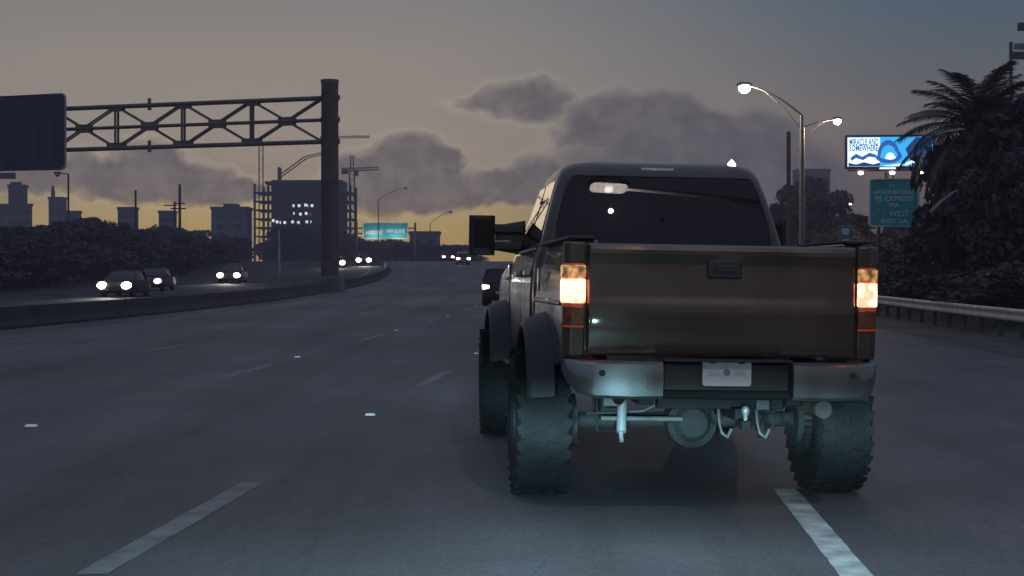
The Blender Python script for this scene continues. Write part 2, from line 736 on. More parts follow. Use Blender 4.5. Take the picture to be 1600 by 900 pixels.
# ------------------------------------------------------------------ guardrail on the right
gr = thing('guardrail', 'steel guardrail on short posts along the right shoulder', 'guardrail', RP(9.7, 16))
wprof = [(0, .0), (.035, .03), (.035, .085), (0, .13), (0, .18), (.035, .225), (.035, .28), (0, .31)]
M['rail'] = mat('guardrail_steel', (0.55, 0.5, 0.46), 0.6, metal=0.3, var=0.25, scale=3)
y = 16.0
while y < 150:
    mb = MB()
    r_ = []
    for yy in (y, y + 3.8):
        p = RP(9.7, yy, 0.42)
        r_.append([p + Vector((-a - .012, 0, b)) for a, b in wprof] + [p + Vector((-a + .012, 0, b)) for a, b in reversed(wprof)])
    o = mb.rings(r_).build('rail', M['rail'], gr, smooth=50)
    o.location = -gr.location
    for yy in (y + .05, y + 1.95):
        o = MB().b2(-.05, .05, -.07, .07, -.1, .74).build('post', M['wood'], gr, bevel=.008)
        o.location = RP(9.78, yy) - gr.location
    y += 3.81


# ------------------------------------------------------------------ the pickup truck
M['paintwork'] = mat('truck_paint', (0.082, 0.054, 0.042), 0.34, metal=0.55, var=0.22, scale=2.2, coat=1.0, rvar=0.12, detail=9)
M['chrome'] = mat('scuffed_chrome', (0.27, 0.275, 0.28), 0.28, metal=0.85, var=0.12, scale=2.5, rvar=0.1)
M['black'] = mat('black_plastic', (0.02, 0.019, 0.023), 0.5, var=0.2)
M['under'] = mat('underbody_steel', (0.010, 0.010, 0.011), 0.8, spec=.2, var=0.4, scale=6)
M['tyre'] = mat('tyre_rubber', (0.0085, 0.009, 0.010), 0.85, spec=0.15, var=0.3, scale=5, bump=0.2)
M['glass'] = mat('tinted_glass', (0.018, 0.012, 0.017), 0.0, var=0.1, spec=0.42)
M['rim'] = mat('black_alloy', (0.05, 0.05, 0.055), 0.35, metal=0.7, var=0.1)
M['tail_on'] = mat('lit_tail_lamp', (0.6, 0.12, 0.06), 0.25, var=0.1, scale=30, emit=(1, 0.27, 0.17), estr=4.6)
M['tail_rim'] = mat('red_lamp_rim', (0.35, 0.05, 0.02), 0.3, var=0.3, scale=25, emit=(1, 0.2, 0.05), estr=0.12)
M['tail_spill'] = mat('orange_lamp_spill', (0.16, 0.05, 0.025), 0.3, var=0.4, scale=22, emit=(1, 0.36, 0.10), estr=0.0)
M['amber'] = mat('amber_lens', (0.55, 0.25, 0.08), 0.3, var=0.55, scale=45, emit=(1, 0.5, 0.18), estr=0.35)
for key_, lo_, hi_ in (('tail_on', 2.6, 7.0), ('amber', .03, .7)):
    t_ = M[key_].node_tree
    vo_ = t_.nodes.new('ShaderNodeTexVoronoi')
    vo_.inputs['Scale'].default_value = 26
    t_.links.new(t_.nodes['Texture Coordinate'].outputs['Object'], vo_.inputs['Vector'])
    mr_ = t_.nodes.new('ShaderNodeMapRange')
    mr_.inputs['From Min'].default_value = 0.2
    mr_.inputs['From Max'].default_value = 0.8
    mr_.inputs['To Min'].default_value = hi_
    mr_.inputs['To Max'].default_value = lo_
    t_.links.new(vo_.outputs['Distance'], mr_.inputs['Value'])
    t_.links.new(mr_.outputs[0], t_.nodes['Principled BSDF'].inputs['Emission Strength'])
M['plate'] = mat('number_plate', (0.55, 0.54, 0.56), 0.5, var=0.12, scale=14)
M['plate_mark'] = mat('number_plate_print', (0.2, 0.2, 0.22), 0.6, var=0.2)
M['dusty_steel'] = mat('dusty_steel', (0.055, 0.05, 0.048), 0.7, metal=.1, var=.3, scale=8)
M['rust'] = mat('rusty_steel', (0.045, 0.033, 0.028), 0.7, var=.4, scale=12)
M['bright_steel'] = mat('bright_steel', (0.30, 0.30, 0.31), 0.4, metal=0.5, var=0.1)

truck = thing('pickup_truck', 'lifted dark brown pickup truck with lit tail lamps straddling the lane line ahead', 'pickup truck',
              (1.31, 9.25, 0), R(4.2))
ROLL = Matrix.Translation((0, 0, 0.9)) @ Matrix.Rotation(R(0.9), 4, 'Y') @ Matrix.Translation((0, 0, -0.9))


def tp(mb_, name, m, parent=truck, bevel=0.0, smooth=False, seg=2, roll=True):
    if roll:
        mb_.xf(ROLL)
    return mb_.build(name, m, parent, smooth, bevel, seg)


AX, AZ_ = 1.22, 0.52     # rear axle
WB = 4.06


# bed sides with wheel arch
def side_outline():
    pts = [(0.02, 1.02), (0.02, 1.72), (0.06, 1.75), (2.02, 1.76), (2.04, 1.74), (2.04, 0.86)]
    ar = 0.62
    for k in range(15):
        t = PI * k / 14
        z = 0.56 + ar * math.sin(t)
        yy = AX + ar * math.cos(t)
        if z > 0.87:
            pts.append((yy, z))
    pts += [(0.5, 0.93)]
    return pts


for sx in (-1, 1):
    o_ = side_outline()
    mb = MB()
    r_ = []
    for x, sh in ((0.80, 0.0), (0.97, 0.0), (1.005, 0.02)):
        r_.append([(sx * (x - (0.02 if z > 1.6 else 0.0)), yy, z) for yy, z in o_])
    mb.rings(r_)
    for zc_ in (1.1, 1.22, 1.34, 1.44, 1.52, 1.6, 1.66, 1.71):
        bmesh.ops.bisect_plane(mb.bm, geom=mb.bm.verts[:] + mb.bm.edges[:] + mb.bm.faces[:], plane_co=(0, 0, zc_), plane_no=(0, 0, 1))
    for v in mb.bm.verts:
        if abs(v.co.x) > .9:
            z = v.co.z
            v.co.x -= sx * (.30 * max(0, z - 1.36) ** 1.6 + .10 * max(0, 1.22 - z) ** 1.5)
    bs = tp(mb, 'bed_side', M['paintwork'], bevel=0.018)
    # raised character line along the bed side
    tp(MB().b2(sx * 0.985, sx * 1.012, 0.14, 2.0, 1.33, 1.37), 'body_crease', M['paintwork'], bs, bevel=0.012)
    tp(MB().b2(sx * 0.80, sx * 0.97, 0.03, 2.02, 1.752, 1.775), 'rail_cap', M['black'], bs, bevel=0.008)
    # flare
    mb = MB()
    r_ = []
    for k in range(19):
        t = PI * (0.075 + 0.85 * k / 18)
        cy_, sn = math.cos(t), math.sin(t)
        r_.append([(sx * x, AX + rr * cy_, 0.56 + rr * sn) for x, rr in ((0.99, .60), (1.15, .60), (1.165, .615), (1.14, .66), (0.99, .72))])
    mb.rings(r_)
    tp(mb, 'wheel_arch_flare', M['black'], smooth=30)
    if sx < 0:
        tp(MB().lathe([(0, 0.0), (0, .085), (-.012, .085), (-.012, 0.0)], 20, 'X', (-1.004, 1.62, 1.5)), 'fuel_door', M['paintwork'], bs, smooth=30)

# bed floor and front wall
tp(MB().b2(-.80, .80, .06, 2.03, 1.08, 1.14), 'bed_floor', M['black'])
tp(MB().b2(-.80, .80, 1.98, 2.03, 1.14, 1.74), 'bed_front_wall', M['paintwork'])

# tailgate: profile (y, z) drawn across the width, corners rolled in
prof = [(0.05, 1.03), (-.005, 1.03), (-.012, 1.05), (-.022, 1.10), (-.032, 1.16), (-.036, 1.22), (-.036, 1.30), (-.034, 1.36), (-.024, 1.385), (-.022, 1.42), (-.018, 1.48), (-.013, 1.54), (-.012, 1.60),
        (-.034, 1.645), (-.046, 1.665), (-.046, 1.69), (-.034, 1.715), (-.01, 1.728), (.05, 1.728)]
mb = MB()
r_ = []
for x, k in ((-.856, .0), (-.85, .5), (-.84, .9), (-.82, 1), (-.45, 1.12), (0, 1.16), (.45, 1.12), (.82, 1), (.84, .9), (.85, .5), (.856, .0)):
    r_.append([(x, yy * k if yy < 0 else yy, z) for yy, z in prof])
mb.rings(r_)
tg = tp(mb, 'tailgate', M['paintwork'], smooth=25)
tp(MB().b2(-.10, .12, -.036, -.005, 1.52, 1.635), 'tailgate_handle', M['black'], tg, bevel=.012, seg=3)
tp(MB().b2(-.055, .075, -.046, -.036, 1.56, 1.605), 'handle_lever', M['black'], tg, bevel=.008)

# rear corner posts and tail lamps
for sx in (-1, 1):
    tp(MB().prism([(sx * .865, -.012), (sx * .96, -.012), (sx * 1.0, .03), (sx * 1.0, .06), (sx * .865, .06)], 'Z', 1.02, 1.735), 'corner_post',
       M['paintwork'], bevel=.012)

    def lampshape(z0, z1, e):
        return MB().prism([(sx * (.868 - e), -.03 - e), (sx * (.955), -.03 - e), (sx * (1.0 + e), .015), (sx * (1.004 + e), .11), (sx * .93, .11), (sx * .868, .0)], 'Z', z0, z1)
    lm = tp(lampshape(1.20, 1.60, -.004), 'tail_lamp', M['tail_rim'], bevel=.006)
    tp(lampshape(1.21, 1.334, .002), 'lamp_spill', M['tail_spill'], lm, bevel=.012, seg=3)  # added piece, coloured like the lamp's orange glow on the bedside below
    tp(lampshape(1.352, 1.505, .006), 'lamp_lens', M['tail_on'], lm, bevel=.012, seg=3)
    tp(lampshape(1.508, 1.59, .006), 'reflector_lens', M['amber'], lm, bevel=.01, seg=3)

# rear bumper
for sx in (-1, 1):
    mb = MB()
    r_ = []
    for x, yb, z0 in ((.405, -.235, .775), (.60, -.235, .77), (.82, -.215, .775), (.92, -.16, .80), (.975, -.06, .86), (.985, .06, .90)):
        r_.append([(sx * x, yb, z0 + .02), (sx * x, yb - .012, (z0 + 1.0) / 2), (sx * x, yb, .985), (sx * x, yb + .03, 1.003), (sx * x, yb + .16, 1.003), (sx * x, yb + .16, z0 + .02), (sx * x, yb + .03, z0)])
    mb.rings(r_)
    bo = tp(mb, 'bumper_end', M['chrome'], smooth=35)
    tp(MB().lathe([(0, 0), (0, .02), (-.01, .02), (-.01, 0)], 14, 'Y', (sx * .78, -.222, .93)), 'parking_sensor', M['black'], bo, smooth=30)
tp(MB().b2(-.404, .404, -.17, .02, .80, 1.0), 'bumper_centre', M['black'], bevel=.02)
tp(MB().b2(-.40, .40, -.235, -.05, 1.004, 1.02), 'step_pad', M['black'], bevel=.008)
tp(MB().b2(-.404, .404, -.215, -.171, .775, .83), 'bumper_lip', M['under'], bevel=.015)
# plate
pl = MB()
pts = []
for (px_, pz_) in ((.135, .062), (-.135, .062), (-.135, -.062), (.135, -.062)):
    a0 = {(1, 1): 0, (-1, 1): 90, (-1, -1): 180, (1, -1): 270}[(int(math.copysign(1, px_)), int(math.copysign(1, pz_)))]
    for k in range(4):
        t = R(a0 + 30 * k)
        pts.append((.0 + px_ + .017 * math.cos(t), .935 + pz_ + .017 * math.sin(t)))
po = tp(MB().prism(pts, 'Y', -.186, -.180), 'number_plate', M['plate'])
tp(MB().lathe([(-.002, 0), (-.002, .022), (0, .022), (0, 0)], 12, 'Y', (.0, -.1862, .94)), 'plate_emblem', M['plate_mark'], po)
for sx in (-1, 1):
    tp(MB().b2(sx * .082 - .036, sx * .082 + .036, -.188, -.1862, .918, .962), 'plate_print', mat('plate_grey_print', (0.42, 0.41, 0.43), 0.6, var=0.2, scale=30), po)
    tp(MB().b2(sx * .09 - .02, sx * .09 + .02, -.20, -.172, .995, 1.0035), 'plate_lamp', M['black'], po)

# hitch, frame, axle, suspension
tp(MB().b2(-.40, .40, -.02, .08, .70, .785), 'hitch_bar', M['under'], bevel=.008)
hb = tp(MB().b2(.06, .14, -.16, .25, .64, .715), 'hitch_receiver', M['under'], bevel=.006)
tp(MB().b2(.072, .128, -.30, -.10, .60, .655), 'ball_mount', M['under'], hb, bevel=.006)
tp(MB().lathe([(-.05, .012), (-.02, .014), (0, .024), (.02, .026), (.035, .018), (.045, 0)], 14, 'Z', (.10, -.27, .70)), 'tow_ball', M['bright_steel'], hb, smooth=60)
for x in (-.02, .22):
    tp(MB().path([(x, -.05, .70), (x, -.09, .62), (x + .01, -.10, .56), (x + .05, -.09, .53), (x + .08, -.07, .58)], .011, 8), 'safety_chain', M['dusty_steel'], hb, smooth=60)
for sx in (-1, 1):
    tp(MB().b2(sx * .42, sx * .52, .0, 5.7, .72, .90), 'frame_rail', M['under'], bevel=.01)
    tp(MB().path([(sx * .56, .25, .80), (sx * .56, .7, .68), (sx * .56, AX, .63), (sx * .56, 1.75, .68), (sx * .56, 2.2, .80)], .04, 8), 'leaf_spring', M['under'], smooth=50)
tp(MB().tube((-.49, .86, .40), (-.49, .92, .48), .016, .016, 10).tube((-.49, .88, .46), (-.47, 1.0, .74), .034, .034, 14), 'shock_absorber', M['bright_steel'], smooth=50)
tp(MB().tube((.49, .88, .44), (.47, 1.0, .74), .034, .034, 14), 'shock_absorber', M['under'], smooth=50)
tp(MB().b2(-.66, -.54, .58, .74, .66, .78), 'exhaust_hanger', M['dusty_steel'], bevel=.01)
tp(MB().tube((-.86, AX, AZ_), (.86, AX, AZ_), .055, .055, 14), 'rear_axle', M['under'], smooth=50, roll=False)
tp(MB().lathe([(-.20, .0), (-.19, .08), (-.15, .15), (-.02, .185), (.08, .17), (.14, .1), (.16, 0)], 22, 'Y', (.03, AX, AZ_ - .01)), 'differential', M['under'], smooth=50, roll=False)
tp(MB().path([(.62, .2, .74), (.62, .7, .72), (.60, 1.6, .80), (.35, 2.4, .72), (.3, 4.5, .7)], .045, 10), 'exhaust_pipe', M['under'], smooth=50)
tp(MB().tube((-.62, .97, .545), (-.05, .97, .545), .018, .018, 8), 'anti_roll_bar', M['dusty_steel'], smooth=50)

for sx in (-1, 1):
    tp(MB().b2(sx * .50, sx * .62, AX - .22, AX + .22, .585, .66).b2(sx * .47, sx * .65, AX - .09, AX + .09, .66, .69), 'spring_pack', M['under'], bevel=.008)
    for yy in (-.07, .07):
        tp(MB().path([(sx * .49, AX + yy, .69), (sx * .49, AX + yy, .45), (sx * .63, AX + yy, .45), (sx * .63, AX + yy, .69)], .011, 6), 'u_bolt', M['under'], roll=False)
    tp(MB().lathe([(-.02, .05), (-.02, .19), (.02, .19), (.02, .05)], 20, 'X', (sx * .80, AX, AZ_)), 'brake_drum', M['under'], smooth=40, roll=False)
dc = tp(MB().lathe([(-.215, 0), (-.205, .10), (-.165, .135), (-.16, .175), (-.14, .175)], 22, 'Y', (.03, AX, AZ_ - .01)), 'differential_cover', M['under'], smooth=40, roll=False)
for k in range(10):
    t = 2 * PI * k / 10
    tp(MB().tube((.03 + .155 * math.cos(t), AX - .178, AZ_ - .01 + .155 * math.sin(t)), (.03 + .155 * math.cos(t), AX - .16, AZ_ - .01 + .155 * math.sin(t)), .011, None, 6), 'bolt', M['under'], dc, roll=False)
tp(MB().path([(-.7, AX - .08, .56), (-.3, AX - .1, .585), (-.05, AX - .06, .70), (.1, .6, .8)], .012, 6), 'brake_hose', M['black'], smooth=60)
tp(MB().tube((.66, .02, .70), (.62, .45, .73), .052, .052, 14).tube((.665, .0, .70), (.662, .022, .70), .056, .05, 14), 'exhaust_tip', M['rust'], smooth=50)
tp(MB().box((.25, -.09, .735), (.09, .03, .07)), 'trailer_socket', M['black'], bevel=.008)

# wheels
def tyre_mb(wd, R0):
    h = wd / 2
    prof = [(-h * .62, R0 * .50), (-h * .9, R0 * .55), (-h, R0 * .72), (-h * .97, R0 * .88), (-h * .84, R0 * .965), (-h * .4, R0 * .985), (0, R0 * .985),
            (h * .4, R0 * .985), (h * .84, R0 * .965), (h * .97, R0 * .88), (h, R0 * .72), (h * .9, R0 * .55), (h * .62, R0 * .50), (-h * .62, R0 * .50)]
    m_ = MB().lathe(prof, 44, 'X')
    nl = 30
    for k in range(nl):
        for row, (xx, w_, off) in enumerate(((-.78, .36, 0), (-.26, .4, .5), (.26, .4, 0.15), (.78, .36, .65))):
            t = 2 * PI * (k + off) / nl
            rr = R0 * (.988 if abs(xx) < .5 else .972)
            rot = Matrix.Rotation(t, 3, 'X')
            c = rot @ Vector((xx * h, rr, 0))
            sk = Matrix.Rotation(R(18 if xx < 0 else -18), 3, 'Y')
            m_.box(c, (w_ * h, R0 * .035, R0 * .125), rot @ sk)
    return m_


def rim_mb(wd, R0, side):
    h = wd / 2 * side
    m_ = MB().lathe([(-h * .6, R0 * .50), (h * .75, R0 * .505), (h * .8, R0 * .475), (h * .62, R0 * .45), (h * .3, R0 * .42), (h * .3, R0 * .14), (h * .45, R0 * .12), (h * .47, 0)], 32, 'X')
    for k in range(8):
        t = 2 * PI * k / 8
        rot = Matrix.Rotation(t, 3, 'X')
        m_.box(rot @ Vector((h * .48, R0 * .29, 0)), (abs(h) * .3, R0 * .34, R0 * .085), rot)
    return m_


tyre_me = tyre_mb(.38, .52).mesh('tyre', M['tyre'], 35)
rims = {sx: rim_mb(.38, .52, sx).mesh('rim', M['rim'], 35) for sx in (-1, 1)}
for yy in (AX, AX + WB):
    for sx in (-1, 1):
        wh = bpy.data.objects.new('wheel', None)
        C.objects.link(wh)
        wh.parent = truck
        wh.location = (sx * (1.04 if yy < 3 else 1.05), yy, .52)
        for nm, me in (('tyre', tyre_me), ('rim', rims[sx])):
            o = bpy.data.objects.new(nm, me)
            C.objects.link(o)
            o.parent = wh
        wh.rotation_euler = (rng.random() * 6, 0, R(-1) if yy > 3 else 0)


# cab
def rr_ring(hw, y0, y1, z, rad, crown=0.0, n=4):
    pts = []
    for (cx_, cy_, a0) in ((hw - rad, y1 - rad, 0), (-hw + rad, y1 - rad, 90), (-hw + rad, y0 + rad, 180), (hw - rad, y0 + rad, 270)):
        for k in range(n + 1):
            t = R(a0 + 90 * k / n)
            pts.append((cx_ + rad * math.cos(t), cy_ + rad * math.sin(t), z))
    return pts


cab_r = [rr_ring(.97, 2.10, 4.75, .82, .06), rr_ring(.995, 2.09, 4.75, .95, .06), rr_ring(1.0, 2.09, 4.72, 1.45, .06),
         rr_ring(.985, 2.10, 4.62, 1.66, .06), rr_ring(.955, 2.11, 4.55, 1.75, .07)]
cab_b = tp(MB().rings(cab_r), 'cab_body', M['paintwork'], smooth=30)
gh_r = [rr_ring(.952, 2.115, 4.5, 1.751, .07), rr_ring(.90, 2.16, 4.22, 1.95, .08), rr_ring(.845, 2.22, 3.92, 2.16, .09), rr_ring(.80, 2.275, 3.70, 2.31, .10),
        rr_ring(.775, 2.31, 3.60, 2.37, .12), rr_ring(.73, 2.36, 3.52, 2.415, .14), rr_ring(.64, 2.45, 3.42, 2.445, .16), rr_ring(.45, 2.6, 3.25, 2.462, .16)]
cab_t = tp(MB().rings(gh_r), 'cab_roof', M['paintwork'], smooth=35)


def gx(z):   # greenhouse half width and rear wall y at height z
    k = [(1.751, .952, 2.115), (1.95, .90, 2.16), (2.16, .845, 2.22), (2.31, .80, 2.275), (2.37, .775, 2.31)]
    for a, b in zip(k[:-1], k[1:]):
        if z <= b[0]:
            t = (z - a[0]) / (b[0] - a[0])
            return a[1] + (b[1] - a[1]) * t, a[2] + (b[2] - a[2]) * t
    return k[-1][1:]


# rear window: rounded quad that sits in the rear wall
mb = MB()
rows = []
for z in (1.775, 1.80, 1.95, 2.1, 2.2, 2.28, 2.305, 2.315):
    hw, yb = gx(z)
    ins = .085 + (.05 if z in (1.775, 2.315) else .018 if z in (1.80, 2.305) else 0)
    rows.append([(hw - ins) * k for k in (-1, -.6, 0, .6, 1)] + [yb, z])

for r in rows:
    r[-2] = 2.118 - .016 + (2.277 - 2.118) * (r[-1] - 1.775) / .54
vs = [[mb.bm.verts.new((x, r[-2] - .006, r[-1])) for x in r[:-2]] for r in rows]
for a, b in zip(vs[:-1], vs[1:]):
    for k in range(4):
        mb.bm.faces.new((a[k], a[k + 1], b[k + 1], b[k]))
rw = tp(mb, 'rear_window', M['glass'])
sol = rw.modifiers.new('thick', 'SOLIDIFY')
sol.thickness = 0.012
sol.offset = 0
# rubber seal round the glass
path = []
edge = [v for v in rows]
lp = [Vector((r[0] - .006, r[-2] - .008, r[-1])) for r in rows]
rp = [Vector((r[4] + .006, r[-2] - .008, r[-1])) for r in rows]
tp(MB().path(lp + list(reversed(rp)) + [lp[0]], .009, 6), 'window_seal', M['black'], smooth=60)
tp(MB().b2(-.012, .012, 2.09, 2.13, 2.0, 2.002), 'demister_terminal', M['black'], rw)

# side windows and doors
for sx in (-1, 1):
    for (ya, yb, yta, ytb, nm) in ((2.32, 3.15, 2.42, 3.13, 'rear_side_window'), (3.25, 4.28, 3.23, 3.72, 'front_side_window')):
        mb = MB()
        h0, _ = gx(1.79)
        h1, _ = gx(2.29)
        e = .004
        mb.quad((sx * (h0 + e), ya, 1.79), (sx * (h0 + e), yb, 1.79), (sx * (h1 + e), ytb, 2.28), (sx * (h1 + e), yta, 2.28))
        o = tp(mb, nm, M['glass'])
        so_ = o.modifiers.new('thick', 'SOLIDIFY')
        so_.thickness = .012
        so_.offset = 0
    for (ya, yb, nm) in ((2.30, 3.18, 'rear_door'), (3.20, 4.30, 'front_door')):
        mb = MB()
        mb.rings([[(sx * x, yy, z) for yy in (ya, yb)] + [(sx * (x - .05), yy, z) for yy in (yb, ya)] for x, z in
                  ((.998, .95), (1.012, 1.1), (1.015, 1.4), (1.0, 1.6), (.975, 1.72))])
        dr = tp(mb, nm, M['paintwork'], bevel=.008)
        tp(MB().b2(sx * 1.0, sx * 1.05, ya + .05, ya + .30, 1.525, 1.575), 'door_handle', M['bright_steel'], dr, bevel=.012)
        tp(MB().b2(sx * .965, sx * .988, ya + .01, yb - .01, 1.728, 1.75), 'window_sill_trim', M['bright_steel'], dr, bevel=.006)
    tp(MB().b2(sx * .90, sx * 1.08, 2.4, 4.3, .74, .79), 'side_step', M['black'], bevel=.02)
    # front fender and its flare
    mb = MB()
    out_ = [(4.74, 1.0), (4.74, 1.66), (5.9, 1.56), (6.2, 1.45), (6.22, 1.0)]
    arc = []
    for k in range(15):
        t = PI * k / 14
        z = .58 + .64 * math.sin(t)
        if z > 1.0:
            arc.append((AX + WB + .64 * math.cos(t), z))
    mb.prism(out_ + arc, 'X', sx * .80, sx * 1.0)
    fd = tp(mb, 'front_fender', M['paintwork'], bevel=.02)
    mb = MB()
    r_ = []
    for k in range(19):
        t = PI * (0.075 + 0.85 * k / 18)
        r_.append([(sx * x, AX + WB + q * math.cos(t), .58 + q * math.sin(t)) for x, q in ((.98, .62), (1.16, .62), (1.175, .635), (1.15, .68), (.98, .74))])
    tp(mb.rings(r_), 'wheel_arch_flare', M['black'], smooth=30)
    tp(MB().b2(sx * .99, sx * 1.02, 4.85, 5.35, 1.5, 1.53), 'fender_badge_strip', M['bright_steel'], fd, bevel=.006)
    # tow mirror
    mb = MB()
    mb.rings([rr_ring(.115, -.07, .07, z, .05) for z in (-.175, -.16, 0, .16, .175)])
    mb.xf(Matrix.Translation((sx * 1.31, 3.92, 1.89)))
    mo = tp(mb, 'tow_mirror', M['black'], bevel=.0, smooth=40)
    tp(MB().b2(sx * 1.215, sx * 1.385, 3.842, 3.848, 1.78, 2.03), 'mirror_glass', M['glass'], mo)
    for z in (1.80, 1.95):
        tp(MB().box((sx * 1.08, 3.94, z), (.30, .10, .085)), 'mirror_arm', M['black'], mo, bevel=.02)
    tp(MB().prism([(sx * 1.19, 1.76), (sx * .92, 1.72), (sx * .92, 2.03), (sx * 1.19, 1.98)], 'Y', 3.93, 3.97), 'mirror_bracket', M['black'], mo, bevel=.01)
    tp(MB().b2(sx * 1.20, sx * 1.05, 3.895, 3.902, 1.80, 1.85), 'mirror_trim', M['chrome'], mo, bevel=.003)

# bonnet, grille, windscreen and front bumper
tp(MB().rings([[(x * 1.0, yy, z - .05 * abs(x) ** 2) for x in (-.84, -.5, 0, .5, .84)] + [(x, yy, z - .4) for x in (.84, -.84)] for yy, z in
               ((4.70, 1.74), (5.3, 1.70), (5.9, 1.64), (6.15, 1.55))]), 'bonnet', M['paintwork'], smooth=30)
tp(MB().b2(-.72, .72, 6.1, 6.24, 1.02, 1.5), 'grille', M['chrome'], bevel=.03)
tp(MB().b2(-1.0, 1.0, 6.1, 6.36, .72, 1.0), 'front_bumper', M['chrome'], bevel=.05)
M['head_dim'] = mat('dim_headlamp', (0.8, 0.8, 0.8), 0.3, var=0.05, emit=(1.0, 0.97, 0.92), estr=1.5)
M['head_on'] = mat('lit_headlamp', (0.8, 0.8, 0.8), 0.3, var=0.05, emit=(1.0, 0.97, 0.92), estr=40.0)
for sx in (-1, 1):
    tp(MB().b2(sx * .74, sx * .97, 6.1, 6.23, 1.15, 1.42), 'headlight', M['glass'], bevel=.03)
mb = MB()
mb.quad((-.80, 4.508, 1.79), (.80, 4.508, 1.79), (.68, 3.728, 2.29), (-.68, 3.728, 2.29))
ws = tp(mb, 'windscreen', M['glass'])
so_ = ws.modifiers.new('thick', 'SOLIDIFY')
so_.thickness = .02
so_.offset = 0
# third brake lamp and added roof glint
M['brake_off'] = mat('unlit_brake_lens', (0.5, 0.42, 0.38), 0.2, var=0.2, scale=30)
tp(MB().box((-.02, 2.325, 2.375), (.26, .03, .03), Matrix.Rotation(R(-38), 3, 'X')), 'high_brake_lamp', M['brake_off'], bevel=.008)
M['glint'] = mat('glowing_roof_glint', (0.8, 0.8, 0.8), 0.3, var=0.05, emit=(1.0, 0.93, 0.86), estr=4.0)
tp(MB().lathe([(0, .035), (.02, .032), (.04, .016), (.055, 0)], 12, 'Z', (.60, 2.46, 2.43)), 'roof_glint', M['glint'], smooth=60)  # glowing bead added to imitate the street lamp's reflection on the roof

# ------------------------------------------------------------------ cars
M['tail_far'] = mat('lit_far_tail_lamp', (0.5, 0.1, 0.08), 0.3, var=0.05, emit=(1, 0.62, 0.58), estr=16.0)
M['tail_off'] = mat('unlit_tail_lamp', (0.2, 0.03, 0.03), 0.3, var=0.1)
M['lamp_off'] = mat('unlit_headlamp', (0.4, 0.4, 0.42), 0.2, var=0.1)


